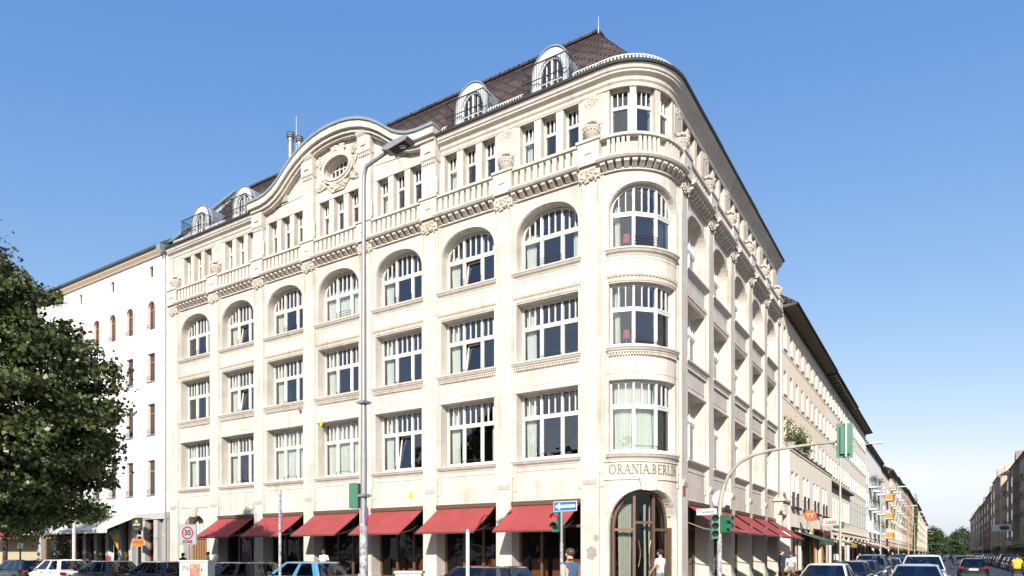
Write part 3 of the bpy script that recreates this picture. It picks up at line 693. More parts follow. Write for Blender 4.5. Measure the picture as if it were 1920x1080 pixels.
# roof -------------------------------------------------------------------------------------------
Q0, Z0, Q1, Z1 = .30, 21.98, 5.02, 27.7
NC = 19; b = MB()
def roofpath(q):
    s_ = min(1,(q-Q0)/(Q1-Q0)); e0 = wallpath(Q0,33.6,None,23.6); ap = (-Q1,Q1); p = []
    for i, (x,y,_,_) in enumerate(e0):
        if i == 0: p.append((x,q,0,0))
        elif i == len(e0)-1: p.append((-q,y,0,0))
        else: p.append((x+(ap[0]-x)*s_, y+(ap[1]-y)*s_, 0,0))
    return p
for i in range(NC):
    qa, qb = Q0+(Q1-Q0)*i/NC, Q0+(Q1-Q0)*(i+1)/NC; za, zb = [Z0+(Z1-Z0)*(.93*k+.07*k*k) for k in (i/NC,(i+1)/NC)]
    pa = roofpath(qa); pb = roofpath(qb+.012); n = len(pa)
    b.add([(x,y,za+.06) for x,y,_,_ in pa]+[(x,y,zb+.0) for x,y,_,_ in pb]+[(x,y,za-.03) for x,y,_,_ in pa],
          [(j,j+1,n+j+1,n+j) for j in range(n-1)]+[(2*n+j,2*n+j+1,j+1,j) for j in range(n-1)])
b.quad((-33.6,5.02,27.7),(-5.02,5.02,27.7),(-9,9.5,22.4),(-33.6,9.5,22.4)); b.quad((-5.02,5.02,27.7),(-5.02,23.6,27.7),(-9,23.6,22.4),(-9,9.5,22.4))
roof = link('roof', b.mesh('roof', TILE), hotel)
b = MB()
for i in range(95): x = -33.6+i*.3; b.tube([(x,5.02,27.76),(x+.32,5.02,27.80)], [.11,.13], 8)
for i in range(60): y = 5.05+i*.3; b.tube([(-5.02,y,27.76),(-5.02,y+.32,27.80)], [.11,.13], 8)
o = link('ridge_tiles', b.mesh('ridge_tiles', TILE, True), roof); o['kind'] = 'stuff'
b = MB(); b.tube([(-5.02,5.02,27.7),(-5.02,5.02,28.55)], [.035,.012], 8); link('lightning_rod', b.mesh('lightning_rod', STEEL), roof)
b = MB(); b.prismx([(.2,22.3),(5.02,27.95),(9.6,22.3)], -33.98,-33.62); link('party_wall', b.mesh('party_wall', WHITEP), hotel)
b = MB(); b.prismx([(.1,22.38),(5.02,28.02),(5.02,28.12),(.0,22.42)], -34.06,-33.55); link('wall_coping', b.mesh('wall_coping', COPPER), hotel)
# dormers
def half_arch(hw, zs, zt, n=12): return [(-hw*math.cos(math.pi*i/n), zs+(zt-zs)*math.sin(math.pi*i/n)) for i in range(n+1)]
b = MB(); hw = .92; o = [(-hw,22.18)]+half_arch(hw,23.1,24.2)+[(hw,22.18)]; q = [(-.62,22.18)]+half_arch(.62,23.05,23.8)+[(.62,22.18)]
b.ring(o,q,.72,.95); dfront = b.mesh('dormer', PALEZ)
b = MB(); oo = [(-hw-.05,22.18)]+half_arch(hw+.05,23.1,24.25)+[(hw+.05,22.18)]; n = len(oo)
b.ring(oo,o,.66,.76)
def roofq(z): return Q0+(z-Z0)*(Q1-Q0)/(Z1-Z0)+.15
b.add([(x,.95,z) for x,z in o]+[(x,max(.96,roofq(z)),z) for x,z in o], [(i,i+1,n+i+1,n+i) for i in range(n-1)]); dshell = b.mesh('dormer_shell', ZINC)
b = MB(); b.ring(q, [(-.56,22.18)]+half_arch(.56,23.05,23.73)+[(.56,22.18)], .8,.9); b.box(-.05,.05,.78,.9,22.18,23.66)
for x in (-.28,.28): b.box(x-.02,x+.02,.81,.88,22.4,23.5)
for z in (22.75,23.1): b.box(-.52,.52,.805,.875,z-.02,z+.02)
dwin = b.mesh('dormer_window', FRAME); dp = pane_mb(([(-.53,22.38)]+half_arch(.57,23.05,23.74)+[(.53,22.38)]),.86).mesh('pane', GLASS)
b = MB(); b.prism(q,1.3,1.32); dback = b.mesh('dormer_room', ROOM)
b = MB()
for i in range(19): x = -1.08+i*.12; b.box(x-.008,x+.008,.06,.076,22.18,23.22)
for x in (-1.08,1.08):
    for i in range(6): b.box(x-.008,x+.008,.16+i*.11,.176+i*.11,22.18,23.22)
    b.box(x-.015,x+.015,.05,.75,23.2,23.23)
b.box(-1.1,1.1,.05,.09,23.2,23.235); b.box(-1.1,1.1,.05,.09,22.5,22.52); drail = b.mesh('dormer_railing', DARKM)
def dormer(mt):
    d = link('dormer', dfront, hotel, mtx=mt); link('dormer_shell', dshell, d); link('window_frame', dwin, d); link('pane', dp, d); link('dormer_room', dback, d); link('railing', drail, d)
for k in (0,1,5,6): dormer(Matrix.Translation(LEFT[k][0]) @ Matrix.Translation((0,-.2,.06)))
for k in (1,3): dormer(Matrix.Translation(RIGHT[k][0]) @ Matrix.Rotation(math.pi/2,4,'Z') @ Matrix.Translation((0,.2,-.1)))
# snow guard along the eaves
def guard(u0,u1,v):
    b = MB(); p = wallpath(.12,u0,u1,v,24); L = 0
    b.sweep([(x,y,nx,ny) for x,y,nx,ny in p], [(-.01,22.36),(.01,22.36),(.01,22.40),(-.01,22.40)]); b.sweep(p, [(-.01,22.10),(.01,22.10),(.01,22.12),(-.01,22.12)])
    for (a,c) in zip(p[:-1],p[1:]):
        d = math.hypot(c[0]-a[0],c[1]-a[1]); m = max(1,int(d/.13))
        for i in range(m):
            t = i/m; x, y = a[0]+(c[0]-a[0])*t, a[1]+(c[1]-a[1])*t; wd = .035 if i % 8 == 0 else .016
            b.box(x-wd,x+wd,y-.01,y+.01,21.98,22.36)
    o = link('snow_guard', b.mesh('snow_guard', RAILP), hotel); return o
guard(3.9,None,9.0); guard(8.3,6.4,0); guard(11.0,10.7,0); guard(29.9,27.9,0); guard(33.4,32.3,0)
# flue pipes behind the gable
for x, y, zt, r in ((-24.8,2.5,27.9,.16),(-24.0,2.5,27.4,.15)):
    b = MB(); b.lathe([(r,23.4),(r,zt-.5),(r+.03,zt-.5),(r+.03,zt-.4),(r,zt-.4),(r,zt-.3),(r+.08,zt-.28),(r+.02,zt-.2),(r+.09,zt-.15),(r+.03,zt-.06),(r+.1,zt),(.02,zt+.04)], 14, (x,y,0)); link('flue_pipe', b.mesh('flue_pipe', STEEL, True), hotel)
b = MB(); b.tube([(-24.4,2.6,24),(-24.4,2.6,28.9)], [.03,.012], 6); link('lightning_rod', b.mesh('lightning_rod', RAILP), hotel)

# rooms ------------------------------------------------------------------------------------------
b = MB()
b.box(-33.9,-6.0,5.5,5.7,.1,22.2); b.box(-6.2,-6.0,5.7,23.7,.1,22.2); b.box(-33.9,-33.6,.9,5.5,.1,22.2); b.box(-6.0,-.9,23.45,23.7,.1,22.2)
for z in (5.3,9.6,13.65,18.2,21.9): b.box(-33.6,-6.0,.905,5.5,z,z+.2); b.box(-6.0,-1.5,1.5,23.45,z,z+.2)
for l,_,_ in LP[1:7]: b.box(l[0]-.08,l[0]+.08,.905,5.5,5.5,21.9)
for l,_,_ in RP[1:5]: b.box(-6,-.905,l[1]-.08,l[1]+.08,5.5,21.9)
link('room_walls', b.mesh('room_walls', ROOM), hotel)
b = MB(); b.box(-33.95,-33.65,.2,9.4,.1,22.3); b.box(-9,-.3,23.71,23.9,.1,22.2); b.box(-33.9,-9,9.4,9.6,.1,22.3); b.box(-9.2,-9,9.6,23.7,.1,22.3); link('rear_wall', b.mesh('rear_wall', STONE), hotel)
# carved portal at the street end, house number, lamps
b = MB(); l = RP[5][0]
b.prismx([(-.15,4.35),(-.45,4.9),(-.5,5.3),(.1,5.3),(.1,4.35)], -1.2,.9); b.box(-1.35,1.05,-.62,.1,5.3,5.45)
b.tube([(-1.2+.3*i,-.3,5.5+.45*math.sin(math.pi*i/7)) for i in range(8)], .12, 8); carve(b,-.15,4.85,.9,.42,90,-.42,.14,31,.12); b.box(-1.2,-.8,-.4,.1,3.6,4.35); b.box(.6,.9,-.4,.1,3.6,4.35)
link('carved_portal_hood', b.mesh('carved_portal_hood', STONE2, True), hotel, loc=l, rotz=math.pi/2)
b = MB(); b.box(-.14,.14,-.03,0,4.3,4.75); link('street_plaque', b.mesh('street_plaque', mat('plaque_red',(.35,.06,.06),.4)), hotel, loc=(0,2.95,0), rotz=math.pi/2)

# paint-bomb splashes on the walls
def splash(px, py, r, m, seed, y=.15):
    tt = (px-960)/1280; a = -CY*(-FX-FY*tt)/(FY-FX*tt); u = a-CX; dep = -FX*a-FY*CY; z = CH+(1038-py)*dep/1280
    g = random.Random(seed); b = MB(); n = 16; b.prism([(-u+r*g.uniform(.6,1.2)*math.cos(6.283*i/n), z-(0.35*r if math.sin(6.283*i/n) < -.6 else 0)+r*g.uniform(.7,1.2)*math.sin(6.283*i/n)) for i in range(n)], y-.004, y-.001)
    link('paint_splash', b.mesh('paint_splash', m), hotel)
YS = mat('yellow_paint_splash',(.75,.72,.03),.6); RS = mat('red_paint_splash',(.60,.12,.08),.6)
splash(766,928,.16,YS,1); splash(602,792,.14,YS,2,.0); splash(661,910,.2,RS,3); splash(562,766,.12,RS,4,-.052)
SOOT = mat('soot_stain',(.16,.14,.12),.9,var=.7,vscale=9,dark=(.40,.36,.31))
splash(1108,1036,.26,SOOT,5,.0); splash(1118,1008,.12,SOOT,6,.0)
# ---------------------------------------------------------------- neighbouring buildings
DGLASS = mat('dark_window_glass', (.03,.035,.045), .05, spec=.6)
OAK = mat('varnished_window_wood', (.36,.17,.06), .45, var=.2, vscale=8)
def facade(b, W, z0, z1, cols, rows, ww, t=.3, y=0.):           # wall slab with openings left free
    xs = sorted(cols); e = 0.
    for c in xs+[None]:
        x1 = c-ww/2 if c is not None else W
        b.box(e, x1, y, y+t, z0, z1)
        if c is not None: e = c+ww/2
    for c in xs:
        q = z0
        for a, d in sorted(rows)+[(z1,None)]:
            if a > q+.01: b.box(c-ww/2, c+ww/2, y+.0015, y+t-.001, q, a)
            q = d
    return b
def win_mesh(ww, h, fm, y=.2, bars=1, trans=True, arch=False):
    f = MB(); w = ww/2; f.cur = 0
    f.box(-w,-w+.07,y,y+.08,0,h); f.box(w-.07,w,y,y+.08,0,h); f.box(-w+.07,w-.07,y,y+.08,h-.07,h); f.box(-w+.07,w-.07,y,y+.08,0,.07)
    for i in range(bars): x = -w+ww*(i+1)/(bars+1); f.box(x-.035,x+.035,y-.01,y+.07,.07,h-.07)
    if trans: f.box(-w+.07,w-.07,y-.012,y+.075,h*.68,h*.68+.07)
    p = MB(); p.add([(-w+.05,y+.04,.05),(w-.05,y+.04,.05),(w-.05,y+.04,h-.05),(-w+.05,y+.04,h-.05)], [(0,1,2,3)])
    s = MB(); s.box(-w-.06,w+.06,-.08,.2,-.06,.0)
    return f.mesh('window', fm), p.mesh('pane', DGLASS), s.mesh('sill', ZINC)
def put_windows(bo, cols, rows, ww, fm, y=.2, sill=True, bars=1, off=0.):
    cache = {}
    for a, d in rows:
        h = round(d-a,2)
        if h not in cache: cache[h] = win_mesh(ww,h,fm,y,bars)
        f, p, s = cache[h]
        for c in cols:
            wo = link('window', f, bo, loc=(c,off,a)); link('pane', p, wo)
            if sill: link('sill', s, wo)
def eaves(b, W, z, out, t=.35, y=0.):
    b.prismx([(y-out,z),(y-out,z+.1),(y+.3,z+t),(y+.3,z-.25),(y-.06,z-.25),(y-.06,z-.08)], 0, W)
def roofmb(W, z, out, rise, run):
    b = MB(); b.prismx([(-out-.05,z+.1),(run,z+rise),(run*2,z+.1),(run*2,z),(-out-.05,z+.02)], 0, W); return b

# white plastered house on the left ------------------------------------------------------------
WU0, WU1 = 33.98, 52.0; WW = WU1-WU0
wh = thing('white_house', 'white plastered house with narrow wooden windows behind the linden tree', 'building', (-WU1,0,0))
ucols = [35.85,38.52,40.78,43.0,45.25,47.5,49.8]; cols = [WU1-u for u in ucols]
rows = [(5.77,8.13),(9.84,11.95),(13.46,15.37)]
b = MB(); facade(b, WW, 4.55, 16.5, cols, rows, .9)
# arched row and attic vents built as strips
e = 0.
for c in sorted(cols):
    b.box(e,c-.45,0,.3,16.5,22.0); e = c+.45
b.box(e,WW,0,.3,16.5,22.0)
vent = [WU1-u for u in (35.85,40.78,45.25)]
for c in cols:
    b.box(c-.45,c+.45,.001,.299,16.5,16.95)
    arc_ = [(c+.45*math.cos(math.pi*(1-i/10)), 18.45+.45*math.sin(math.pi*(1-i/10))) for i in range(11)]
    if any(abs(c-v) < .1 for v in vent):
        b.prism(arc_+[(c+.45,20.5),(c-.45,20.5)], .001,.299); b.box(c-.45,c-.24,.001,.299,20.5,21.25); b.box(c+.24,c+.45,.001,.299,20.5,21.25); b.box(c-.45,c+.45,.001,.299,21.25,22.0)
    else: b.prism(arc_+[(c+.45,22.0),(c-.45,22.0)], .001,.299)
link('wall', b.mesh('wall', WHITEP), wh)
b = MB(); b.box(0,WW,.28,9,4.6,22.2); link('inner_wall', b.mesh('inner_wall', mat('grey_room',(.2,.19,.18),.9)), wh)
put_windows(wh, cols, rows, .9, OAK, .18, True, 0)
fa = MB(); fa.ring([(-.45,0)]+[(.45*math.cos(math.pi*(1-i/10)),1.5+.45*math.sin(math.pi*(1-i/10))) for i in range(11)]+[(.45,0)], [(-.38,.07)]+[(.38*math.cos(math.pi*(1-i/10)),1.5+.38*math.sin(math.pi*(1-i/10))) for i in range(11)]+[(.38,.07)], .18,.26); fa.box(-.38,.38,.175,.25,1.35,1.42); fa.box(-.38,.38,.18,.25,0,.07); fa.box(-.03,.03,.17,.24,.07,1.9)
fam = fa.mesh('arched_window', OAK); pa = pane_mb([(-.4,.05)]+[(.4*math.cos(math.pi*(1-i/10)),1.5+.4*math.sin(math.pi*(1-i/10))) for i in range(11)]+[(.4,.05)],.22).mesh('pane', DGLASS)
gr = MB(); gr.tube([(-.45,-.04,.35),(.45,-.04,.35)],.012,6); gr.tube([(-.45,-.04,.2),(.45,-.04,.2)],.012,6); gr.tube([(-.45,-.04,.05),(-.45,-.04,.4)],.012,6); gr.tube([(.45,-.04,.05),(.45,-.04,.4)],.012,6); grm = gr.mesh('window_rail', DARKM)
for c in cols:
    o = link('window', fam, wh, loc=(c,0,16.95)); link('pane', pa, o); link('window_rail', grm, o)
    for a, _ in rows: link('window_rail', grm, wh, loc=(c,0,a))
b = MB(); b.box(-.24,.24,.15,.2,0,.75); vm = b.mesh('attic_vent', DARKM)
for c in vent: link('attic_vent', vm, wh, loc=(c,0,20.5))
b = MB(); b.prismx([(-.12,21.72),(-.16,21.80),(-.30,21.95),(-.34,22.1),(.3,22.1),(.3,21.72)], 0, WW-.15); link('eaves_moulding', b.mesh('eaves_moulding', mat('ochre_band',(.50,.41,.29),.8,var=.1)), wh)
b = MB(); b.prismx([(-.5,22.12),(-.52,22.2),(-.44,22.28),(5,26.2),(5,22.12)], 0, WW); link('roof', b.mesh('roof', mat('green_grey_sheet_roof',(.12,.145,.14),.5,.4,var=.2)), wh)
b = MB(); b.tube([(WW-.1,-.12,22.1),(WW-.1,-.12,21.4),(WW-.1,-.06,21.2),(WW-.1,-.06,.3)], .06, 10); b.box(WW-.35,WW+.12,-.55,-.05,21.75,22.15); link('downpipe', b.mesh('downpipe', ZINC, True), wh)
# faint wall lettering
LB = mat('faded_lettering', (.62,.61,.58), .9)
x = 7.6
for i, ch in enumerate('BERLIN'):
    bb, a = letter(ch); link('letter', MB().join(bb, lambda p, x=x: (p[0]*1.5+x, p[1]-.155, p[2]*1.5+4.95)).mesh('letter', LB), wh); x += a*1.5+.12
# ground floor: grey timber shopfront
GREYP = mat('grey_shop_paint', (.42,.42,.40), .5, var=.1); 
b = MB(); b.box(0,WW,.0,.3,4.15,4.55); b.box(0,WW,-.06,.3,4.12,4.17)
for x in (0,2.6,5.2,7.0,8.6,10.2,11.9,13.3,14.9,16.4,17.55): b.box(x,x+.45,.02,.3,.1,4.12)
link('shop_surround', b.mesh('shop_surround', GREYP), wh)
b = MB(); b.box(0,WW,.9,1.0,.1,4.12); link('shop_interior', b.mesh('shop_interior', ROOMD), wh)
for x0,x1,k in ((.45,2.6,0),(3.05,5.2,0),(5.65,7.0,1),(7.45,8.6,0),(9.05,10.2,1),(10.65,11.9,0),(12.35,13.3,1),(13.75,14.9,0),(15.35,16.4,1),(16.85,17.55,0)):
    b = MB(); b.box(x0,x0+.1,.32,.42,.1,4.1); b.box(x1-.1,x1,.32,.42,.1,4.1); b.box(x0+.1,x1-.1,.32,.42,3.0,3.12); b.box(x0+.1,x1-.1,.32,.42,.1,.1+(.9 if k else .5))
    o = link('shop_door' if k else 'shop_window', b.mesh('shop_frame', OAK if (k or x0 < 12) else GREYP), wh)
    link('pane', pane_mb([(x0+.1,.5),(x1-.1,.5),(x1-.1,4.1),(x0+.1,4.1)],.37).mesh('pane', SHOPGLASS), o)
# white scalloped awning
WCAN = mat('white_canvas', (.62,.62,.58), .9, var=.12, vscale=1.5)
b = MB(); b.prismx([(-.01,4.35),(-2.0,3.45),(-2.0,3.43),(-.01,4.32)], 2.0, 14.4)
for i in range(50): x = 2.0+12.4*i/50; b.prism([(x,3.44),(x+.248,3.44),(x+.248,3.24),(x+.124,3.16),(x,3.24)], -2.005,-1.995)
link('shop_awning', b.mesh('shop_awning', WCAN), wh)
b = MB(); b.prismx([(-.01,4.2),(-1.8,3.0),(-1.8,2.97),(-.01,4.17)], -6.5,.6); link('red_shop_awning', b.mesh('red_shop_awning', AWN), wh)
# yellowish house further left, behind the tree
yh = thing('yellow_house', 'ochre house mostly hidden behind the linden tree at the left edge', 'building', (-74,0,0))
b = MB(); cc = [2+2.6*i for i in range(8)]; rr = [(5.6,7.8),(9.4,11.6),(13,15.2),(16.6,18.6)]; facade(b,21.9,.1,20,cc,rr,1.1); link('wall', b.mesh('wall', CREAM[8]), yh)
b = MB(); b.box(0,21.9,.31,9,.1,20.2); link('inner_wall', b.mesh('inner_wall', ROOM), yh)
put_windows(yh, cc, rr, 1.1, FRAME); b = roofmb(21.9,20,.5,4,5); link('roof', b.mesh('roof', TILE), yh)

# ---------------------------------------------------------------- shop signs of the white house (things that hang there)
def sign_box(name, label, cat, loc, size, m, rotz=0, parent_parts=()):
    t = thing(name, label, cat, loc, rotz); b = MB(); w, h, d = size; b.box(-w/2,w/2,-d/2,d/2,0,h); link('board', b.mesh('board', m), t); return t
def text_on(t, s, size, x, y, z, m, rotx=90, bold=0., align='CENTER', rotz=0, name='lettering'):
    c = bpy.data.curves.new('lettering','FONT'); c.body = s; c.size = size; c.extrude = .004; c.offset = bold; c.align_x = align; c.align_y = 'CENTER'; c.resolution_u = 3
    tmp = bpy.data.objects.new('tmp', c); COL.objects.link(tmp); dg = bpy.context.evaluated_depsgraph_get(); me = bpy.data.meshes.new_from_object(tmp.evaluated_get(dg)); bpy.data.objects.remove(tmp)
    me.materials.clear(); me.materials.append(m)
    o = link(name, me, t); o.location = (x,y,z); o.rotation_euler = (R_(rotx),0,rotz); return o
BLK = mat('black_sign', (.03,.03,.03), .5); ORG = mat('orange_sign', (.72,.22,.03), .6, var=.1); WHT = mat('white_sign', (.78,.78,.76), .6); REDT = mat('red_lettering', (.55,.03,.02), .6); GOLD = mat('gold_lettering', (.65,.5,.12), .5); BLKT = mat('black_lettering', (.02,.02,.02), .6)
t = sign_box('shop_sign', 'black shop sign with gold crown and white lettering on the white house', 'sign', (-35.85,-.95,3.3), (1.15,.85,.08), BLK)
text_on(t,'GRANDEL',.2,0,-.046,.42,WHT); b = MB(); b.prism([(-.14,.56),(.14,.56),(.2,.74),(.07,.64),(0,.78),(-.07,.64),(-.2,.74)],-.05,-.04); link('crown_emblem', b.mesh('crown_emblem', GOLD), t); b = MB(); b.ring([(.3*math.cos(R_(a)),.3+.18*math.sin(R_(a))) for a in range(200,341,10)],[(.3*math.cos(R_(a)),.32+.18*math.sin(R_(a))) for a in range(200,341,10)],-.05,-.042); link('swoosh', b.mesh('swoosh', GOLD), t)
b = MB(); b.tube([(0,.02,.87),(0,1.0,.87)],.02,6); b.tube([(.57,.02,.87),(-.57,.02,.87)],.02,6); link('bracket', b.mesh('bracket', DARKM), t)
t = thing('chocolate_banner', 'orange banner sign reading SCHOKOLADE under the black shop sign', 'sign', (-35.9,-.85,2.3))
b = MB(); n = 12; b.add([(-.7+1.4*i/n, .03*math.sin(i), .04*math.cos(i*math.pi/6*1)) for i in range(n+1)]+[(-.7+1.4*i/n, .03*math.sin(i)+.01, .5+.04*math.cos(i*math.pi/6)) for i in range(n+1)], [(i,i+1,n+2+i,n+1+i) for i in range(n)]); link('cloth', b.mesh('cloth', ORG, True), t)
text_on(t,'SCHOKOLADE',.2,0,-.05,.27,REDT); b = MB(); b.tube([(-.75,.02,.54),(.75,.02,.54),(.75,.9,.54)],.015,6); link('rod', b.mesh('rod', DARKM), t)
t = thing('ice_cream_flag', 'white flag with red lettering Eis in front of the shop', 'flag', (-38.6,-1.3,0)); b = MB(); b.add([(-.55,.02,1.15),(.45,-.05,1.0),(.5,0,1.85),(-.5,.05,1.98)],[(0,1,2,3)]); link('cloth', b.mesh('cloth', WHT), t); text_on(t,'Eis',.55,0,-.07,1.5,REDT,bold=.012); b = MB(); b.tube([(.56,0,.1),(.5,0,2.4)],.02,6); link('pole', b.mesh('pole', STEEL), t)
t = thing('ice_cream_cone_sign', 'large model ice cream cone hanging at the shop door', 'sign', (-38.6,-.75,2.1)); mt = Matrix.Rotation(R_(-22),4,'Y')
b = MB(); b.lathe([(.02,0),(.12,.4),(.3,1.05)], 16); o = link('cone', b.mesh('cone', mat('wafer',(.60,.33,.08),.7,var=.2,vscale=20), True), t, mtx=mt)
for x, c, nme in ((-.14,(.7,.68,.62),'vanilla'),(.14,(.12,.35,.16),'mint')): b = MB(); b.blob((x,0,1.2),.22,.24,.3,12,8); link('scoop', b.mesh('scoop', mat('ice_'+nme,c,.6), True), t, mtx=mt)

# ---------------------------------------------------------------- street rows
FRW = mat('white_frames', (.72,.71,.68), .5); FRT = mat('teal_frames', (.16,.26,.27), .5)
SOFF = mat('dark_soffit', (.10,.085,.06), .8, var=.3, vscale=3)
def street_house(label, side, v0, v1, ze, wallm, rows, ncol, ww, fm=FRW, out=.7, rise=4, individual=True, xf=None, shop=True, roofm=None, cols=None, detail=True):
    W = v1-v0-.02
    if side < 0: loc, rz = ((0 if xf is None else xf), v0+.01, 0), math.pi/2
    else: loc, rz = ((22.4 if xf is None else xf), v1-.01, 0), -math.pi/2
    t = thing('street_house', label, 'building', loc, rz)
    zb = 4.3 if shop else .1
    cols = cols or [W*(i+.5)/ncol for i in range(ncol)]
    b = MB(); facade(b,W,zb,ze,cols,rows,ww)
    for a, d in rows:
        b.box(0,W,-.03,-.0,a-.32,a-.24)
    link('wall', b.mesh('wall', wallm), t)
    b = MB(); b.box(.01,W-.01,.31,10,.1,ze+.1); link('core', b.mesh('core', wallm), t)
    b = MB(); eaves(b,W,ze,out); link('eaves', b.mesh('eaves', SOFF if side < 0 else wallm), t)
    b = MB(); b.prismx([(-out-.06,ze+.02),(-out-.14,ze+.1),(-out-.06,ze+.16),(-out+.05,ze+.12)],0,W); link('gutter', b.mesh('gutter', ZINCD), t)
    link('roof', roofmb(W,ze+.12,out-.08,rise,5).mesh('roof', roofm or TILE), t)
    if individual: put_windows(t, cols, rows, ww, fm)
    else:
        b = MB()
        for a, d in rows:
            for c in cols:
                b.cur = 0; b.box(c-ww/2,c-ww/2+.08,.2,.27,a,d); b.box(c+ww/2-.08,c+ww/2,.2,.27,a,d); b.box(c-.04,c+.04,.19,.26,a,d); b.box(c-ww/2,c+ww/2,.195,.265,a+(d-a)*.68,a+(d-a)*.68+.08)
                b.cur = 1; b.quad((c-ww/2,.24,a),(c+ww/2,.24,a),(c+ww/2,.24,d),(c-ww/2,.24,d))
        o = link('windows', b.mesh('windows', [fm,DGLASS]), t); o['kind'] = 'stuff'
    if shop:
        n = max(2,int(W/4)); b = MB(); b.box(0,W,0,.3,3.7,4.3); b.box(0,W,-.12,0,4.14,4.26)
        for i in range(n+1): x = W*i/n; b.box(max(0,x-.3),min(W,x+.3),0,.3,.1,3.7)
        link('shop_front', b.mesh('shop_front', wallm), t)
        for i in range(n):
            x0, x1 = W*i/n+.3, W*(i+1)/n-.3
            b = MB(); b.box(x0,x0+.08,.22,.3,.1,3.7); b.box(x1-.08,x1,.22,.3,.1,3.7); b.box((x0+x1)/2-.04,(x0+x1)/2+.04,.22,.3,.1,3.7); b.box(x0,x1,.225,.295,2.7,2.8); b.box(x0,x1,.225,.295,.1,.6)
            b.cur = 1; b.quad((x0,.26,.1),(x1,.26,.1),(x1,.26,3.7),(x0,.26,3.7)); link('shop_window', b.mesh('shop_window', [BRONZE,DGLASS]), t)
    return t, W
def canopy(t, x0, x1, z, drop, out, m, val=.18):
    b = MB(); b.prismx([(-.02,z),(-out,z-drop),(-out,z-drop-val),(-out+.015,z-drop-val),(-out+.015,z-drop-.02),(-.02,z-.03)], x0, x1); return link('shop_awning', b.mesh('shop_awning', m), t)
def balcony(t, c, w, z, d, floor_m, rail_m, solid=True):
    b = MB(); b.box(c-w/2,c+w/2,-d,0,z-.15,z); o = link('balcony', b.mesh('balcony', floor_m), t)
    b = MB()
    if solid: b.box(c-w/2,c+w/2,-d-.02,-d+.02,z,z+.95); b.box(c-w/2,c-w/2+.04,-d+.02,0,z,z+.95); b.box(c+w/2-.04,c+w/2,-d+.02,0,z,z+.95)
    else:
        for i in range(int(w/.13)): b.box(c-w/2+i*.13,c-w/2+i*.13+.02,-d,-d+.02,z,z+.95)
        for i in range(int(d/.13)):
            for x in (c-w/2,c+w/2-.02): b.box(x,x+.02,-d+i*.13,-d+i*.13+.02,z,z+.95)
        b.box(c-w/2,c+w/2,-d-.01,-d+.03,z+.95,z+1.0)
    link('balcony_rail', b.mesh('balcony_rail', rail_m), o)
GREENC = mat('green_canvas',(.06,.13,.07),.9); BROWNC = mat('brown_canvas',(.09,.06,.05),.9); YELC = mat('yellow_sign',(.50,.38,.10),.7); BLUEP = mat('blue_planter',(.22,.30,.42),.6)
STOREY = [(5.3,7.6),(9.7,11.4),(13.0,14.7),(16.2,17.9)]
# first house next to the hotel: low projecting front with a terrace
A, W = street_house('cream house with plant terrace next to the corner building on the street', -1, 24.05, 45, 18.95, CREAM[0], [(9.9,11.5),(13.05,14.75),(16.25,17.9)], 9, .95, out=.95, shop=False)
b = MB(); pc = [1.2,2.9,5.9,7.6,10.8,12.5,15.6,17.3]; facade(b,W,4.3,9.0,pc,[(5.2,7.6)],1.0,.3,-.5); b.box(0,.3,-.2,0,.1,9.0); b.box(W-.3,W,-.2,0,.1,9.0); b.box(0,W,-.56,.0,9.0,9.14); b.box(0,W,-.5,-.2,3.7,4.3)
for x in (0,4.4,9.2,14,W-.6): b.box(x,x+.6,-.5,-.2,.1,3.7)
link('terrace_front', b.mesh('terrace_front', CREAM[1]), A)
b = MB(); b.box(0,W,-.60,-.52,9.14,9.24); link('terrace_edge', b.mesh('terrace_edge', ZINCD), A)
put_windows(A, pc, [(5.2,7.6)], 1.0, FRW, .2, True, 1, -.5)
for x in pc: b = MB(); [b.box(x-.5+i*.11,x-.485+i*.11,-.56,-.545,5.2,6.1) for i in range(10)]; b.box(x-.52,x+.52,-.57,-.53,6.1,6.14); b.box(x-.6,x+.6,-.75,-.5,4.95,5.1); link('window_rail', b.mesh('window_rail', DARKM), A)
for x0,x1 in ((.6,4.4),(5.0,9.2),(9.8,14.0),(14.6,W-.6)):
    b = MB(); b.box(x0,x0+.08,-.35,-.27,.1,3.7); b.box(x1-.08,x1,-.35,-.27,.1,3.7); b.box((x0+x1)/2-.5,(x0+x1)/2-.42,-.35,-.27,.1,3.7); b.box(x0,x1,-.345,-.275,2.7,2.8); b.cur = 1; b.quad((x0,-.3,.1),(x1,-.3,.1),(x1,-.3,3.7),(x0,-.3,3.7)); link('shop_window', b.mesh('shop_window',[BRONZE,DGLASS]), A)
canopy(A,3.0,9.3,3.55,.75,2.1,GREENC,.35); canopy(A,10.0,14.0,3.95,.25,1.3,mat('maroon_canvas',(.14,.03,.04),.9),.4)
b = MB(); b.box(9.2,9.7,-.62,-.5,.1,3.7); b.box(14.0,14.5,-.62,-.5,.1,3.7); link('orange_pillar', b.mesh('orange_pillar', ORG), A)
B, W = street_house('pale house with white window frames and a low eaves ledge above the shops', -1, 45, 64, 18.95, CREAM[1], [(5.3,7.7),(9.6,11.4),(13.0,14.8),(16.3,18.1)], 9, 1.0, out=.9)
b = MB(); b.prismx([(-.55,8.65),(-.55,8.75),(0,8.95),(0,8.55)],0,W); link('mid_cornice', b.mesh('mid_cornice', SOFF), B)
canopy(B,.5,6,3.3,.5,1.6,BROWNC); canopy(B,7,13,3.3,.5,1.4,YELC,.35)
for i in range(16): pass
b = MB(); [b.box(.3+i*1.15,.75+i*1.15,-.85,-.08,18.67,18.85) for i in range(16)]; link('eaves_brackets', b.mesh('eaves_brackets', SOFF), B)['kind'] = 'stuff'
